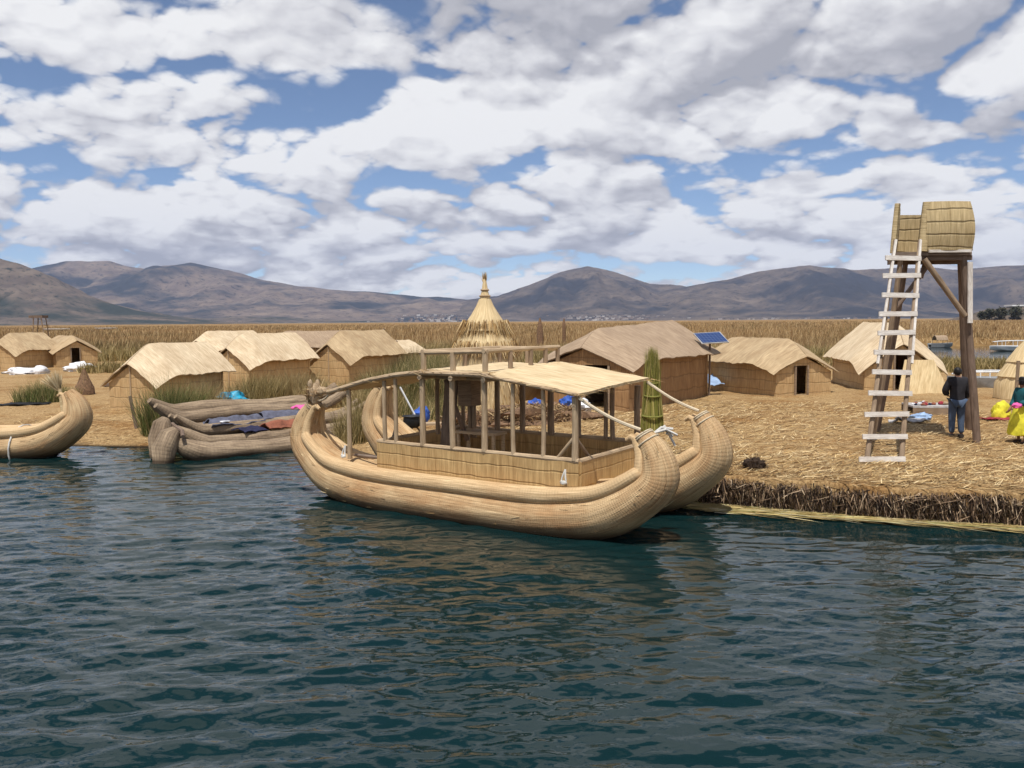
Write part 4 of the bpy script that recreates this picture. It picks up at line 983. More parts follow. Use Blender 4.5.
for px, py, s, mt, lb_, am in ((534, 416, .26, "blue", "blue plastic bag on the left of the brown reed heap", .2), (567, 411, .27, "blue", "blue cloth at the right end of the brown reed heap", .12), (581, 416, .28, "white", "white cloth lying at the right end of the brown reed heap", .1)):
    g = GG(px, py); mb = MB(); blob(mb, g + Vector((0, -.5, .32)), (s, s * .7, .22), px, .45, 18, 10, 3); tag(obj("cloth_bundle", mb, M[mt]), lb_, "cloth")
# broken a-frame of mats behind the reed heap
g = GG(556, 404); t = thing("mat_shelter", "leaning reed mat shelter with dark opening left of the largest hut", "shelter", g)
mb = MB(); sheet(mb, [[(-1.5 + .35 * j + .75 * i / 3, .25 * j, .1 + 1.25 * i / 3) for j in range(4)] for i in range(4)], .05); obj("mat", mb, M["roofdark"], t)
mb = MB(); sheet(mb, [[(1.05 + .3 * j - 1.2 * i / 3, .35 * j + .2, .05 + 1.3 * i / 3) for j in range(4)] for i in range(4)], .05); obj("mat", mb, M["roofgrey"], t)
mb = MB(); pole(mb, (1.3, -.1, 0), (-.4, .0, 1.5), .04); obj("pole", mb, M["pole"], t)
# cooking place on the bank near the rear prow
g = GG(413, 437); t = thing("cooking_pot", "black cooking pot standing on the bank behind the rear prow", "pot", g + Vector((0, 0, .25)))
mb = MB(); lathe(mb, [(.12, 0), (.22, .06), (.26, .18), (.24, .28), (.27, .31)], n=20); obj("bowl", mb, M["black"], t)
mb = MB(); tube(mb, [(.26 * math.cos(a), .26 * math.sin(a), .31) for a in np.linspace(0, 6.28, 20)], .015, 6, caps=False); obj("rim", mb, M["black"], t)
t2 = thing("pot_stand", "crossed stick stand under the black cooking pot", "stand", g)
for a in (0, 2.1, 4.2):
    mb = MB(); pole(mb, (.35 * math.cos(a), .35 * math.sin(a), -.05), (.1 * math.cos(a + .5), .1 * math.sin(a + .5), .27), .025); obj("leg", mb, M["poledark"], t2)
g = GG(421, 434); mb = MB(); blob(mb, g + Vector((0, 0, .5)), (.22, .2, .26), 4, .35); tag(obj("cloth_bundle", mb, M["blue"]), "deep blue bundle beside the black cooking pot", "bundle")
g = GG(426, 436); mb = MB(); q = D(400, 387, g.y); pole(mb, g, q, .025); tag(obj("white_pole", mb, M["whitepaint"]), "thin white pole slanting above the black cooking pot", "pole")
g = GG(432, 438); t = thing("stool", "small wooden frame stool by the cooking pot", "stool", g)
mb = MB(); box(mb, (0, 0, .38), (.5, .35, .05)); obj("seat", mb, M["polepale"], t)
for a in (-.2, .2):
    for c in (-.13, .13): mb = MB(); pole(mb, (a, c, -.03), (a, c, .36), .025); obj("leg", mb, M["polepale"], t)

# green standing reed bundle
g = GG(652, 432); t = thing("reed_bundle", "upright bundle of fresh green reeds tied twice, standing on the bank", "reed bundle", g)
k = g.y / F
n = 2600; a = rng.random(n) * 6.28; r_ = np.sqrt(rng.random(n)); b = np.stack([.31 * r_ * np.cos(a), .22 * r_ * np.sin(a), 0 * a], 1)
hh = 88 * k * rng.uniform(.45, 1.0, n); v = np.stack([-.78 * b[:, 0], -.78 * b[:, 1], hh], 1); V, T = blades(b, v, np.stack([rng.normal(0, .06, n), rng.normal(0, .06, n), 0 * a], 1), .028)
M["freshreed"] = mat_blade("fresh_reeds", (.07, .075, .015), (.19, .19, .04), (.33, .30, .08), (.45, .36, .16))
mb = MB(); lathe(mb, [(.2, 0), (.17, .4), (.11, .8), (.05, 1.0)], n=18, wob=.06)
m_ = mat_reed("green_reed_core", (.10, .11, .02), (.28, .27, .07), "v", 60, stain_amt=.3, bump=1); obj("reed_core", mb, m_, t)
link("loose_reeds", tri_mesh("loose_reeds", V, T), M["freshreed"], t)
for z_, q in ((.42, .25), (.92, .19), (1.25, .15)):
    mb = MB(); tube(mb, [(q * math.cos(a), q * math.sin(a), z_ + .02 * math.sin(a)) for a in np.linspace(0, 6.283, 18)], .025, 6, caps=False); obj("binding", mb, m_, t)

# ------------------------------------------------------------------ watch tower
gFR = GG(978, 443); gFL = GG(871, 441); gRL = GG(876, 431); gRR = GG(970, 430)
tw = thing("watchtower", "tall pole watchtower with a woven reed basket platform on top", "watchtower", (gFR + gFL) / 2)
Yf = gFR.y; PZ = D(930, 254, Yf).z
def wpole(name, a, b, r, r2, mat, bend=.03):
    mb = MB(); pole(mb, a, b, r, r2, bend=bend, seg=8); return obj(name, mb, M[mat], tw, world=True)
pl = D(890, 254, Yf); pr_ = D(969, 254, Yf); SK = .45
zt = PZ - .05
wpole("leg", gFR - Vector((0, 0, .2)), Vector((D(963, 262, Yf).x, Yf, zt)), .09, .07, "poledark", .05)
wpole("leg", gFL - Vector((0, 0, .2)), Vector((D(901, 262, Yf).x, Yf, zt)), .06, .055, "pole")
wpole("leg", gRL - Vector((0, 0, .2)), Vector((D(906, 262, Yf + 1.4).x, Yf + 1.4, zt)), .065, .06, "poledark")
wpole("leg", gRR - Vector((0, 0, .2)), Vector((D(961, 262, Yf + 1.4).x, Yf + 1.4, zt)), .09, .08, "poledark")
wpole("brace", D(924, 259, Yf - .08), D(965, 316, Yf - .12), .065, .06, "pole", 0)
wpole("brace", D(929, 264, Yf + .3), D(893, 312, Yf + .3), .05, .05, "poledark", 0)
wpole("brace", D(925, 262, Yf + 1.3), D(921, 278, Yf + 1.3), .05, .05, "poledark", 0)
mb = MB(); bar(mb, D(970, 262, Yf - .1), D(970, 323, Yf - .16), .10, .05, (0, 1, 0)); obj("side_plank", mb, M["whitewood"], tw, world=True, smooth=False)
# platform floor and edge boards
mb = MB(); sheet(mb, [[(pl.x + (pr_.x - pl.x) * j / 6 + SK * 1.75 * i / 3, Yf - .12 + 1.75 * i / 3, PZ) for j in range(7)] for i in range(4)], .08); obj("platform", mb, M["board"], tw, world=True, smooth=False)
mb = MB(); bar(mb, (D(925, 254, Yf).x, Yf - .16, PZ + .05), (D(967, 254, Yf).x, Yf - .16, PZ + .05), .06, .06); obj("edge_pole", mb, M["whitewood"], tw, world=True)
for q in (0, 1.4):
    mb = MB(); bar(mb, (pl.x - .05 + SK * q, Yf + q, PZ - .09), (pr_.x + .05 + SK * q, Yf + q, PZ - .09), .1, .1); obj("floor_beam", mb, M["poledark"], tw, world=True, smooth=False)
# basket walls
kk_ = Yf / F; xm = D(922, 254, Yf).x; hgt = 47 * kk_
def wallgrid(p0, p1, h, bulge, nrm_, n=12, rows=8, lean=0.0):
    g_ = []
    for i in range(rows + 1):
        v_ = i / rows; row = []
        for j in range(n + 1):
            t_ = j / n; p = p0.lerp(p1, t_); row.append(p + nrm_ * (bulge * (math.sin(math.pi * min(1, v_ * .9 + .05)) * .7 + .6 * math.sin(math.pi * t_)) * (1 if True else 0) + lean * v_) + Vector((0, 0, h * v_)))
        g_.append(row)
    return g_
z1 = PZ + .07
fl, fr2 = Vector((xm, Yf - .08, z1)), Vector((pr_.x - .03, Yf - .08, z1)); bl, br2 = Vector((pl.x + .10 + SK * 1.5, Yf + 1.5, z1)), Vector((pr_.x - .03 + SK * 1.5, Yf + 1.5, z1))
mb = MB(); sheet(mb, [[p + Vector((.06 * math.sin(math.pi * min(1, i / 8 * .9 + .1)) * (j / 12) ** 3 - .05 * (i / 8) * (j / 12), 0, 0)) for j, p in enumerate(r_)] for i, r_ in enumerate(wallgrid(fl, fr2, hgt, .12, Vector((0, -1, 0))))], .07); obj("basket_wall", mb, M["basket"], tw, world=True)
mb = MB(); sheet(mb, wallgrid(fr2 + Vector((.02, .0, 0)), br2, hgt, .06, Vector((1, 0, 0)), lean=-.10), .07); obj("basket_wall", mb, M["basket"], tw, world=True)
mb = MB(); sheet(mb, wallgrid(br2, bl, hgt * .92, .03, Vector((0, 1, 0))), .07); obj("basket_wall", mb, M["basket"], tw, world=True)
fl2 = Vector((pl.x + .06, Yf - .05, z1))
mb = MB(); sheet(mb, wallgrid(bl, fl2, hgt * .95, -.02, Vector((-1, 0, 0)), lean=-.06), .08); obj("basket_wall", mb, M["basket"], tw, world=True)
mb = MB(); tube(mb, [fl2 + Vector((-.02, 0, -.05)), fl2 + Vector((.02, 0, hgt * .5)), fl2 + Vector((.06, 0, hgt * .98))], [.06, .065, .06], 12); tube(mb, [fl + Vector((-.03, 0, -.02)), fl + Vector((-.0, 0, hgt * .5)), fl + Vector((.04, 0, hgt))], [.11, .10, .085], 12); obj("edge_roll", mb, M["basket"], tw, world=True)

ld = thing("ladder", "whitewashed wooden ladder leaning up to the watchtower basket", "ladder", (GG(868, 462) + GG(900, 462)) / 2)
la0, la1 = GG(866, 463), GG(901, 463); Yt = Yf - .3
lt0, lt1 = D(895, 240, Yt), D(919.5, 240, Yt)
for a, b, s in ((la0, lt0, 0), (la1, lt1, 1)):
    mb = MB(); m_ = a.lerp(b, .55)
    pole(mb, a - Vector((0, 0, .08)), b, .052, .034, bend=.02, seg=8); obj("side_rail", mb, M["pole"], ld, world=True)
    mb = MB(); bar(mb, a.lerp(b, .42) + Vector((-.05 if s == 0 else .03, -.05, 0)), b + Vector((0, -.05, 0)), .045, .04, (0, 1, 0)); obj("side_strip", mb, M["whitewood"], ld, world=True, smooth=False)
for py in (458.5, 436, 414, 392.5, 371.5, 352, 333, 314, 295, 276, 258):
    t_ = (463 - py) / (463 - 240.0); a = la0.lerp(lt0, 0); 
    # rail parameter whose pixel row is py
    lo, hi = 0.0, 1.0
    def row(q):
        p = la0.lerp(lt0, q) - CAM; return 384 - F * p.dot(up) / p.dot(fw)
    for _ in range(30):
        mid = (lo + hi) / 2
        if row(mid) > py: lo = mid
        else: hi = mid
    a, b = la0.lerp(lt0, lo), la1.lerp(lt1, lo); e = (b - a).normalized()
    mb = MB(); bar(mb, a - e * random.uniform(.13, .2) + Vector((0, -.085, 0)), b + e * random.uniform(.02, .07) + Vector((0, -.085, random.uniform(-.02, .02))), .04, .10, (0, .15, 1)); obj("rung", mb, M["whitewood"], ld, world=True, smooth=False)

# ------------------------------------------------------------------ people
def skin_mesh(name, verts, edges, rad, mat, parent, sub=2, root=0):
    me = bpy.data.meshes.new(name); me.from_pydata([tuple(v) for v in verts], edges, [])
    o = bpy.data.objects.new(name, me); C.objects.link(o)
    sm = o.modifiers.new("skin", "SKIN"); sm.use_smooth_shade = True
    for i, r_ in enumerate(rad):
        d = me.skin_vertices[0].data[i]; d.radius = (r_, r_) if not hasattr(r_, "__len__") else r_; d.use_root = (i == root)
    ss = o.modifiers.new("sub", "SUBSURF"); ss.levels = sub; ss.render_levels = sub
    dg = bpy.context.evaluated_depsgraph_get(); dg.update(); m2 = bpy.data.meshes.new_from_object(o.evaluated_get(dg))
    bpy.data.objects.remove(o); m2.polygons.foreach_set("use_smooth", [True] * len(m2.polygons)); m2.materials.clear(); m2.name = name
    return link(name, m2, mat, parent)
def hand(verts, edges, rad, wrist_i, dirn, side):
    """palm, four curled fingers and a thumb leaving the palm's side"""
    w0 = Vector(verts[wrist_i]); dirn = Vector(dirn).normalized(); sd = Vector(side).normalized(); nn = dirn.cross(sd)
    pi = len(verts); verts.append(w0 + dirn * .07); rad.append((.034, .02)); edges.append((wrist_i, pi))
    for k, (s, l) in enumerate(((-.03, .062), (-.01, .075), (.01, .072), (.03, .058))):
        a = len(verts); base_ = w0 + dirn * .09 + sd * s
        verts.append(base_); rad.append(.0095); edges.append((pi, a))
        verts.append(base_ + dirn * l * .55 + nn * .012); rad.append(.0088); edges.append((a, a + 1))
        verts.append(base_ + dirn * l * .9 + nn * .035); rad.append(.007); edges.append((a + 1, a + 2))
    a = len(verts); verts.append(w0 + dirn * .045 - sd * .045); rad.append(.011); edges.append((pi, a))
    verts.append(w0 + dirn * .08 - sd * .06 + nn * .015); rad.append(.009); edges.append((a, a + 1))

def figure(label, loc, rz, H, pose, group="people on the island"):
    """standing person facing local +Y"""
    k = H / 1.70; t = thing("person", label, "person", loc, rz, group)
    J = pose; V = lambda n: Vector(J[n]) * k
    names = list(J.keys()); idx = {n: i for i, n in enumerate(names)}
    E = [("pelvis", "waist"), ("waist", "chest"), ("chest", "neck"), ("neck", "head"), ("head", "crown"), ("chest", "shL"), ("shL", "elL"), ("elL", "wrL"), ("chest", "shR"), ("shR", "elR"), ("elR", "wrR"),
         ("pelvis", "hipL"), ("hipL", "knL"), ("knL", "anL"), ("anL", "toL"), ("pelvis", "hipR"), ("hipR", "knR"), ("knR", "anR"), ("anR", "toR")]
    rd = dict(hipC=(.15, .105), pelvis=(.145, .10), waist=(.13, .095), chest=(.15, .105), neck=.052, head=(.075, .09), crown=(.06, .075), shL=.062, shR=.062, elL=.042, elR=.042, wrL=.027, wrR=.027, hipL=.085, hipR=.085, knL=.058, knR=.058, anL=.038, anR=.038, toL=(.04, .028), toR=(.04, .028))
    names = [n for n in names if n != "hipC"]; idx = {n: i for i, n in enumerate(names)}
    verts = [V(n) for n in names]; edges = [(idx[a], idx[b]) for a, b in E]
    rad = [tuple(q * k for q in rd[n]) if hasattr(rd[n], "__len__") else rd[n] * k for n in names]
    for s, sd in (("L", (0, 1, 0)), ("R", (0, 1, 0))):
        hand(verts, edges, rad, idx["wr" + s], V("wr" + s) - V("el" + s), sd)
    body = skin_mesh("body", verts, edges, rad, M["skin"], t, 2, idx["pelvis"])
    # face: nose and ears belong to the body; eyes and mouth are small marks
    h = V("head")
    mb = MB(); blob(mb, h + Vector((0, .10, -.0)) * k, (.016 * k, .025 * k, .022 * k), 1, .05, 10, 6)
    for s in (-1, 1): blob(mb, h + Vector((s * .082, .0, .0)) * k, (.012 * k, .022 * k, .03 * k), 2, .05, 10, 6)
    obj("face_features", mb, M["skin"], body)
    mb = MB()
    for s in (-1, 1): blob(mb, h + Vector((s * .032, .083, .028)) * k, (.012 * k, .008 * k, .007 * k), 1, .02, 8, 6)
    obj("eyes", mb, M["hair"], body)
    mb = MB(); blob(mb, h + Vector((0, .086, -.05)) * k, (.024 * k, .008 * k, .007 * k), 1, .02, 8, 6); obj("mouth", mb, M["red"], body)
    def garment(name, chain, edges_, infl, mat, rmul=1.0, sub=2):
        ids = {n: i for i, n in enumerate(chain)}
        vs = [V(n) if isinstance(n, str) else V(n[0]).lerp(V(n[1]), n[2]) for n in chain]
        rr = []
        for n in chain:
            a = rd[n if isinstance(n, str) else n[0]]; rr.append(tuple(q * k * rmul + infl for q in a) if hasattr(a, "__len__") else a * k * rmul + infl)
        return skin_mesh(name, vs, [(ids[a], ids[b]) for a, b in edges_], rr, M[mat], t, sub)
    return t, V, k, garment, body
STAND = dict(hipC=(0, 0, .80), pelvis=(0, 0, .92), waist=(0, .0, 1.08), chest=(0, .0, 1.30), neck=(0, .01, 1.47), head=(0, .03, 1.56), crown=(0, .02, 1.64), shL=(-.17, 0, 1.38), elL=(-.25, .03, 1.10), wrL=(-.2, .16, .92), shR=(.17, 0, 1.38), elR=(.25, .02, 1.10), wrR=(.22, .16, .93),
             hipL=(-.09, 0, .86), knL=(-.10, .02, .48), anL=(-.11, -.03, .08), toL=(-.12, .12, .03), hipR=(.09, 0, .86), knR=(.10, .03, .48), anR=(.11, -.02, .08), toR=(.13, .13, .03))
J1 = dict(STAND); J1["elL"] = (-.27, .04, 1.12); J1["wrL"] = (-.17, .2, 1.02); J1["head"] = (.0, .05, 1.555)
t, V_, k, gar, body = figure("man in charcoal jacket and jeans standing with his back to us by the tower leg", GG(956, 437), R(-12), 1.64, J1)
up_names = ["hipC", "pelvis", "waist", "chest", "shL", "elL", ("wrL", "elL", .12), "shR", "elR", ("wrR", "elR", .12), ("neck", "chest", .25)]
up_edges = [("hipC", "pelvis"), ("pelvis", "waist"), ("waist", "chest"), ("chest", "shL"), ("shL", "elL"), ("elL", up_names[6]), ("chest", "shR"), ("shR", "elR"), ("elR", up_names[9]), ("chest", up_names[10])]
gar("jacket", up_names, up_edges, .045, "jacket")
lo_names = ["pelvis", "hipL", "knL", ("anL", "knL", .02), "hipR", "knR", ("anR", "knR", .02)]
lo_edges = [("pelvis", "hipL"), ("hipL", "knL"), ("knL", lo_names[3]), ("pelvis", "hipR"), ("hipR", "knR"), ("knR", lo_names[6])]
gar("jeans", lo_names, lo_edges, .03, "jeans")
def cap_hair(V_, k, parent, mat="hair", back_=.03):
    mb = MB(); h = V_("head"); blob(mb, h + Vector((0, -.022, .045)) * k, (.092 * k, .105 * k, .105 * k), 3, .06, 18, 12); return obj("hair", mb, M[mat], parent)
cap_hair(V_, k, body)
mb = MB()
for s in ("L", "R"): a = V_("an" + s); tube(mb, [a + Vector((0, -.06, -.04)) * k, a + Vector((0, .06, -.045)) * k, a + Vector((0, .17, -.055)) * k], [.05 * k, .052 * k, .035 * k], 10)
obj("shoes", mb, M["shoe"], t)
# woman at the right edge
J2 = dict(STAND); J2["elL"] = (-.27, .08, 1.12); J2["wrL"] = (-.16, .26, 1.05)
t, V_, k, gar, body = figure("woman in teal jacket and bright yellow skirt standing at the right edge", GG(1021, 443), R(100), 1.42, J2)
gar("jacket", up_names, up_edges, .04, "teal")
mb = MB(); lathe(mb, [(.31 * k, .22 * k), (.33 * k, .26 * k), (.29 * k, .55 * k), (.22 * k, .85 * k), (.15 * k, 1.03 * k)], n=36, wob=.05); obj("skirt", mb, M["yellow"], t)
cap_hair(V_, k, body)
mb = MB(); h = V_("head")
for s in (-1, 1): tube(mb, [h + Vector((s * .05, -.09, .0)) * k, h + Vector((s * .05, -.14, -.15)) * k, h + Vector((s * .04, -.16, -.42)) * k], [.025 * k, .022 * k, .014 * k], 8)
obj("braids", mb, M["hair"], body)
mb = MB(); lathe(mb, [(.14 * k, .08 * k), (.15 * k, .085 * k), (.10 * k, .10 * k), (.095 * k, .17 * k), (.06 * k, .2 * k)], h + Vector((0, -.02, 0)) * k, n=22); obj("hat", mb, M["hair"], t)
mb = MB()
for s in ("L", "R"): a = V_("an" + s); tube(mb, [a + Vector((0, -.06, -.04)) * k, a + Vector((0, .06, -.045)) * k, a + Vector((0, .16, -.055)) * k], [.05 * k, .05 * k, .035 * k], 10)
obj("shoes", mb, M["shoe"], t)
mb = MB(); blob(mb, V_("wrL") + Vector((-.05, .08, -.02)), (.11, .08, .06), 4, .3, 16, 10, 3); tag(obj("pink_cloth", mb, M["pink"]), "pink cloth held by the woman in the yellow skirt", "cloth")
bpy.data.objects["pink_cloth"].location = t.location; bpy.data.objects["pink_cloth"].rotation_euler = t.rotation_euler
g = GG(1008, 420); mb = MB(); blob(mb, g + Vector((0, .3, .12)), (.24, .2, .32), 7, .3, 22, 14, 2.5); tag(obj("cloth_bundle", mb, M["yellow"]), "yellow cloth bundle on the ground behind the woman", "cloth")
cloth("blanket", GG(1002, 421) + Vector((0, .2, .04)), .75, .5, .1, "red", "dark red blanket spread beside the yellow bundle", "blanket", .05, 12)

# market table with crafts
g = GG(936, 414); t = thing("craft_table", "low wooden table spread with crafts behind the standing man", "table", g, R(-8))
mb = MB(); box(mb, (0, .2, .24), (1.5, 1.1, .05)); obj("table_top", mb, M["table"], t, smooth=False)
for q in (-.33, .73):
    mb = MB(); box(mb, (0, q, .08), (1.5, .05, .26)); obj("side_board", mb, M["pole"], t, smooth=False)
for k in range(26):
    a, b = random.uniform(-.68, .68), random.uniform(-.28, .68); mb = MB(); s = random.uniform(.04, .10)
    blob(mb, (0, 0, s * .5), (s, s * random.uniform(.6, 1), s * .6), k, .2, 10, 6); o = tag(obj("trinket", mb, M[("rust", "white", "navy", "greycloth", "red", "polepale")[k % 6]]), "small craft item among those laid out on the low table", "trinket", "crafts on the low table")
    o.location = t.location + Matrix.Rotation(R(-8), 3, "Z") @ Vector((a, b, .265))
g = GG(912, 423); cloth("blanket", g + Vector((-.1, 0, .08)), .9, .45, .05, "table", "pale patterned cloth laid on the straw right of the ladder", "blanket", .14, 14)
g = GG(921, 422); mb = MB(); blob(mb, g + Vector((0, 0, .13)), (.27, .18, .14), 2, .3, 20, 12, 2.6); tag(obj("cloth_bundle", mb, M["paleblue"]), "round pale blue bundle on the straw behind the ladder", "bundle")
for px, py, s, mt, lb_ in ((905, 384, .55, "roofdark", "straw mat heap beside the doorway of the hut behind the ladder"),):
    g = GG(925, 393); mb = MB(); sheet(mb, [[g + Vector(((-.95 + 1.9 * j / 6) * (1 - .45 * i / 5), .45 * i / 5 + .12 * math.cos(j * .9), -.05 + 1.25 * i / 5)) for j in range(7)] for i in range(6)], .07); tag(obj("straw_screen", mb, M["thatch"]), "leaning straw screen with crafts right of the hut behind the ladder", "screen")
# tiered straw hut cut by the right edge
g = GG(1034, 398); t = thing("straw_hut", "tiered straw hut cut off by the right edge of the view", "hut", g)
for q, pr in enumerate(([(1.25, 0), (1.2, .5), (.95, 1.0)], [(1.15, .75), (.9, 1.15), (.7, 1.5)], [(.9, 1.25), (.6, 1.7), (.2, 2.15)])):
    mb = MB(); lathe(mb, pr, n=32, wob=.03); o = obj("thatch_tier", mb, M["thatch"], t)
g = GG(1015, 410); mb = MB(); pole(mb, g, g + Vector((.05, 0, 1.5)), .05); tag(obj("thin_post", mb, M["pole"]), "thin post standing before the tiered straw hut at the right edge", "post")

# dark root clump on the open straw
g = GG(754, 468); mb = MB(); blob(mb, g + Vector((0, 0, .06)), (.2, .16, .14), 5, .3, 18, 10, 3.5); o = tag(obj("root_clump", mb, M["root"]), "dark round clump of roots lying on the open straw", "root clump")
n = 300; dd = rng.normal(0, 1, (n, 3)); dd[:, 2] = np.abs(dd[:, 2]); dd /= np.linalg.norm(dd, axis=1, keepdims=True); b = np.array(g)[None] + dd * np.array([.16, .12, .12]); V, T = blades(b, dd * rng.uniform(.05, .16, (n, 1)), rng.normal(0, .03, (n, 3)), .012); link("rootlets", tri_mesh("rootlets", V, T), mat_blade("rootlets", (.02, .014, .01), (.07, .045, .03)), o)
# small stuff on the left of the village
g = GG(26, 374); mb = MB(); blob(mb, g + Vector((-.1, 0, .05)), (1.15, .8, .34), 11, .4, 26, 14, 2.4); blob(mb, g + Vector((.75, .1, .15)), (.6, .5, .34), 4, .35, 20, 12, 2.6); tag(obj("white_sheet", mb, M["white"], ang=60), "large white sheet bunched before the leftmost hut", "sheet")
g = GG(80, 371); mb = MB(); blob(mb, g + Vector((0, 0, .1)), (.95, .6, .42), 6, .42, 26, 14, 3.2); tag(obj("white_sheet", mb, M["white"], ang=60), "white cloth bunched before the small pointed hut", "sheet")
cloth("black_sheet", GG(27, 405) + Vector((0, 0, .05)), 1.7, .7, .05, "black", "black plastic sheet on the ground behind the left boat", "sheet", .08, 23)
g = GG(85, 394); t = thing("straw_cone", "dark brown upright straw sheaf beside the left boat prow", "sheaf", g)
mb = MB(); lathe(mb, [(.42, 0), (.38, .3), (.22, .65), (.1, .95), (.05, 1.1)], n=22, wob=.08); obj("sheaf_core", mb, M["brownheap"], t)
n = 500; a = rng.random(n) * 6.28; b = np.stack([.36 * np.cos(a), .36 * np.sin(a), rng.uniform(0, .3, n)], 1); v = np.stack([-.33 * np.cos(a), -.33 * np.sin(a), rng.uniform(.4, .95, n)], 1); V, T = blades(b, v, v * 0, .025); link("sheaf_reeds", tri_mesh("sheaf_reeds", V, T), M["bankl"], t)
g = D(60, 392, 24.5); gb = Vector((g.x + .15, g.y, float(gz(g.x, g.y)) - .1)); t = thing("reed_fan", "pale fan of split reeds rising behind the left boat prow", "reed fan", gb)
mb = MB(); tube(mb, [(0, 0, 0), ((g.x - gb.x) * .5, 0, (g.z - gb.z) * .5), (g.x - gb.x, 0, g.z - gb.z + .1)], [.07, .06, .05], 9); obj("stem_bundle", mb, M["thatch"], t)
n = 220; a = rng.uniform(R(85), R(150), n); L = rng.uniform(.45, .75, n); b = np.repeat(np.array([[g.x - gb.x, 0, g.z - gb.z]]), n, 0); v = np.stack([np.cos(a) * L, rng.normal(0, .12, n), np.sin(a) * L], 1); V, T = blades(b, v, v * 0, .018)
link("reed_spray", tri_mesh("reed_spray", V, T), mat_blade("pale_reeds", (.4, .3, .16), (.72, .62, .42)), t)
g = GG(137, 428); mb = MB(); pole(mb, g - Vector((0, 0, .1)), D(130, 396, g.y), .055, .05); tag(obj("mooring_post", mb, M["poledark"]), "short dark mooring post leaning at the shore near the raft", "post")
g = GG(110, 386); mb = MB(); box(mb, g + Vector((0, 0, .07)), (.55, .4, .14)); tag(obj("wooden_plank", mb, M["poledark"]), "dark plank on the ground left of the cream hut nearest the water", "plank")
g = GG(837, 378); t = thing("bucket", "white bucket standing between the two right hand huts", "bucket", g)
mb = MB(); lathe(mb, [(.13, 0), (.17, .35), (.18, .36), (.16, .34)], n=18); obj("pail", mb, M["white"], t); mb = MB(); tube(mb, [(.17 * math.cos(a), 0, .35 + .12 * math.sin(a)) for a in np.linspace(0, 3.14, 10)], .01, 6); obj("handle", mb, M["metal"], t)

# ------------------------------------------------------------------ boats beyond the island
def motorboat(px, py, Y, yaw, L, label, canopy_=None, rails=True, hullmat="whitepaint", rh=1.1):
    c = D(px, py, Y); c.z = -.05 if c.z > 3 else c.z
    t = thing("motorboat", label, "boat", c, R(yaw)); hb = L * .15; st = []
    for x_, w_, zb in ((-L / 2, .8, 0), (-L / 4, 1, 0), (0, 1, 0), (L / 4, .8, .05), (L * .42, .35, .2), (L / 2, .04, .35)):
        st.append([(x_, -hb * w_, .55 + .12 * max(0, x_ / L)), (x_, -hb * w_ * .75, .1 + zb), (x_, 0, -.1 + zb), (x_, hb * w_ * .75, .1 + zb), (x_, hb * w_, .55 + .12 * max(0, x_ / L))])
    mb = MB(); sheet(mb, [r_[::-1] for r_ in st], .06); obj("hull", mb, M[hullmat], t)
    mb = MB(); sheet(mb, [[(x_, y_ * hb * w_, .42) for y_ in (-.9, .9)] for x_, w_ in ((L * .35, .5), (0, .95), (-L / 2 + .05, .8))], .05); obj("deck", mb, M["greypaint"], t)
    if rails:
        for s in (-1, 1):
            mb = MB(); tube(mb, [(-L * .45, s * hb * .8, rh), (0, s * hb * .95, rh + .02), (L * .3, s * hb * .7, rh), (L * .45, s * hb * .15, rh - .1)], .03, 6); obj("rail", mb, M["whitepaint"], t)
            for x_, w_ in ((-L * .45, .8), (-L * .2, .9), (0, .95), (L * .2, .8), (L * .35, .5)): mb = MB(); pole(mb, (x_, s * hb * w_, .5), (x_, s * hb * w_ * .97, rh), .025, n=6); obj("rail_post", mb, M["whitepaint"], t)
    if canopy_:
        mb = MB(); sheet(mb, [[(-L * .3 + L * .5 * j / 4, hb * math.sin((i / 6 - .5) * 2.6), .7 + .75 * math.cos((i / 6 - .5) * 2.6)) for j in range(5)] for i in range(7)], .05); obj("canopy", mb, M[canopy_], t)
        for s in (-1, 1):
            for x_ in (-L * .28, L * .18): mb = MB(); pole(mb, (x_, s * hb * .9, .45), (x_, s * hb * .9, .95), .03, n=6); obj("canopy_post", mb, M["pole"], t)
    return t
def sit(o, z): o.location.z = z
o = motorboat(1022, 348, 88, 176, 6.4, "white motorboat with rails moored in the reeds at the right edge"); o.location.z = -.12
o = motorboat(941, 345, 100, 10, 3.0, "small grey boat with thatched cover moored in the reeds beside the tower", "roofgrey", False, "greypaint"); o.location.z = -.12
o = motorboat(995, 385, 34, 172, 3.6, "grey metal boat with tubular rails moored behind the standing man", None, True, "greypaint", .78); o.location.z = D(995, 391, 34).z
for px, py, Y, lb_ in ((57, 328, 330, "tiny white boat in the far reeds left of centre above the pointed hut"), (106, 327, 380, "tiny white boat in the far reeds above the cream hut nearest the water")):
    o = motorboat(px, py, Y, 20, 9, lb_, None, False); o.location.z = D(px, py + 2, Y).z
# distant lookout on stilts
g = D(38, 334, 120); t = thing("lookout_platform", "distant thin stilted lookout in the reeds at far left", "lookout", (g.x, 120, 0))
for a in (-.9, .9):
    for c in (0, 1.2): mb = MB(); pole(mb, (a * (1.2 if a > 0 else 1), c, 0), (a * .6, c, 4.3), .08, n=6); obj("leg", mb, M["pole"], t)
mb = MB(); box(mb, (0, .6, 3.3), (1.9, 1.4, .1)); obj("platform", mb, M["pole"], t); mb = MB(); box(mb, (-.15, .6, 4.5), (1.9, 1.6, .35)); obj("roof", mb, M["poledark"], t)
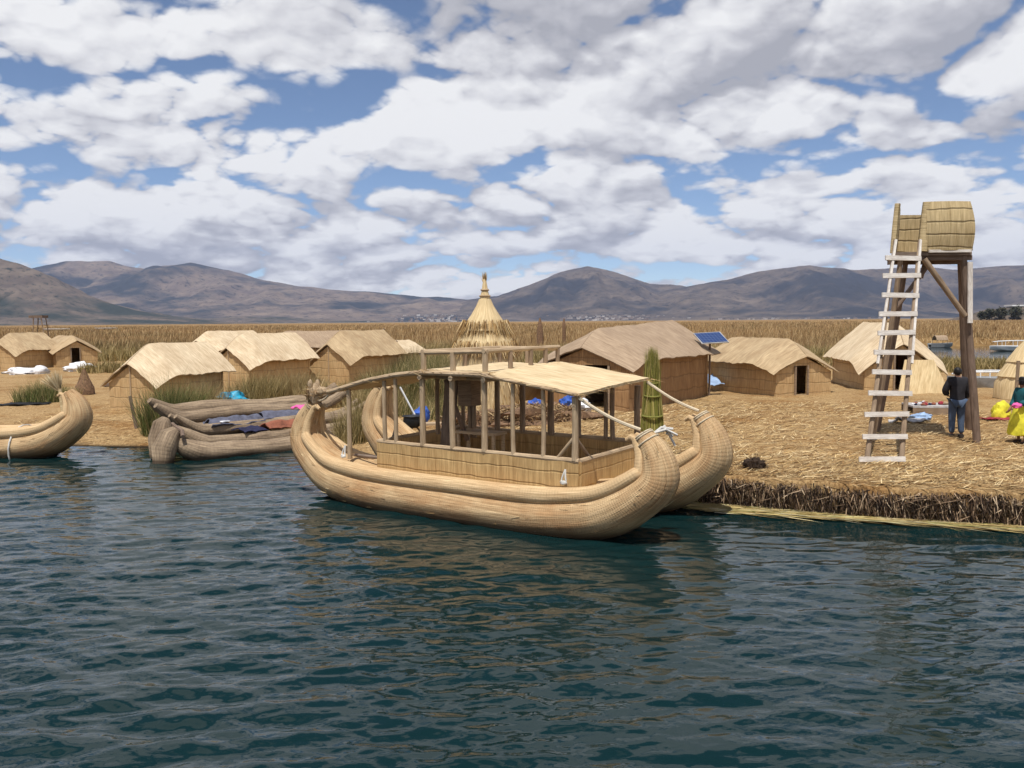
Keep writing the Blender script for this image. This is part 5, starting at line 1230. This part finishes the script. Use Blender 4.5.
# two dark pointed bundles in the reeds
for px, lb_ in ((540, "dark pointed reed sheaf in the far reeds right of the spire"), (564, "thin forked reed sheaf in the far reeds left of the largest hut")):
    Y = 85; g = D(px, 334, Y); t = thing("reed_sheaf", lb_, "sheaf", (g.x, Y, 0)); k = Y / F
    mb = MB(); lathe(mb, [(3.4 * k, 0), (3.2 * k, 22 * k), (2.4 * k, 30 * k), (.5 * k, 37 * k)] if px < 550 else [(1.2 * k, 0), (1.6 * k, 22 * k), (1.8 * k, 30 * k), (.4 * k, 36 * k)], n=14, wob=.1); obj("sheaf_core", mb, M["brownheap"], t)
    mb = MB(); pole(mb, (2.5 * k, 0, 0), (-1 * k, 0, 32 * k), .06, n=6); obj("stick", mb, M["poledark"], t)
# wooded point with a pale building on the right
Yp = 900
mb = MB(); c = D(1040, 317, Yp); g_ = []
for i in range(9):
    row = []
    for j in range(25):
        q = (j / 24 - .5) * 2; row.append((c.x + q * 75, Yp - 30 + 12 * i, -1 + 16 * max(0, 1 - q * q) ** .6 * math.sin(math.pi * i / 8) * (.8 + .4 * float(fbm(j * .4, i * .4, 3)))))
    g_.append(row)
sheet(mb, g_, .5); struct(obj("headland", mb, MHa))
M["treeleaf"] = mat_blade("far_leaves", (.03, .035, .025), (.06, .065, .04), (.11, .105, .07))
for k_, (px, h_) in enumerate(((990, 12), (1001, 13), (1016, 14), (1032, 13), (982, 9))):
    c = D(px, 316, Yp - 25); t = thing("far_tree", "one of the dark round trees on the far right headland", "tree", (c.x, Yp - 25, 0), 0, "trees on the headland")
    mb = MB(); pole(mb, (0, 0, 0), (0, 0, h_ * .6), .5, .3, n=7); obj("trunk", mb, M["poledark"], t)
    n = 900; d_ = rng.normal(0, 1, (n, 3)); d_ /= np.linalg.norm(d_, axis=1, keepdims=True); p3 = d_ * (rng.random((n, 1)) ** .4) * np.array([h_ * .42, h_ * .4, h_ * .42]) + np.array([0, 0, h_ * .62]); p3 += rng.normal(0, .5, (n, 3))
    V, T = blades(p3, rng.normal(0, 1.0, (n, 3)), rng.normal(0, .3, (n, 3)), 1.1); link("crown", tri_mesh("crown", V, T), M["treeleaf"], t)
c = D(1022, 306, Yp + 15); t = thing("pale_building", "pale flat roofed building on the far right headland", "building", (c.x, Yp + 15, 9))
mb = MB(); box(mb, (0, 0, 3), (26, 12, 6)); obj("wall", mb, M["greypaint"], t, smooth=False); mb = MB(); box(mb, (0, 0, 6.9), (30, 15, 1.4)); obj("roof", mb, M["whitepaint"], t, smooth=False)
mb = MB()
for q in range(5): box(mb, (-9 + 4.5 * q, -6.1, 3.2), (2.6, .3, 2.4))
obj("window_band", mb, M["dark"], t, smooth=False)

# ------------------------------------------------------------------ haze
mb = MB(); box(mb, (0, 6000, 520), (26000, 14000, 1100 - 40)); ho = obj("haze", mb, None, smooth=False)
for v_ in ho.data.vertices:
    v_.co.z = -12 if v_.co.z < 300 else 1100
m_ = bpy.data.materials.new("haze_air"); m_.use_nodes = True; nt_ = m_.node_tree; nt_.nodes.clear()
o_ = nt_.nodes.new("ShaderNodeOutputMaterial"); pv = nt_.nodes.new("ShaderNodeVolumePrincipled"); pv.inputs["Color"].default_value = (.50, .64, 1.0, 1); pv.inputs["Density"].default_value = 3.4e-5
nt_.links.new(pv.outputs[0], o_.inputs["Volume"]); ho.data.materials.append(m_); stuff(ho)

# ------------------------------------------------------------------ render settings
S.view_settings.view_transform = "Standard"; S.view_settings.look = "None"; S.view_settings.exposure = 0.0; S.view_settings.gamma = 1.0
S.render.engine = "CYCLES"; S.cycles.use_denoising = True; S.cycles.max_bounces = 6; S.cycles.diffuse_bounces = 3; S.cycles.glossy_bounces = 3; S.cycles.volume_bounces = 0
S.cycles.transparent_max_bounces = 6; S.cycles.caustics_reflective = False
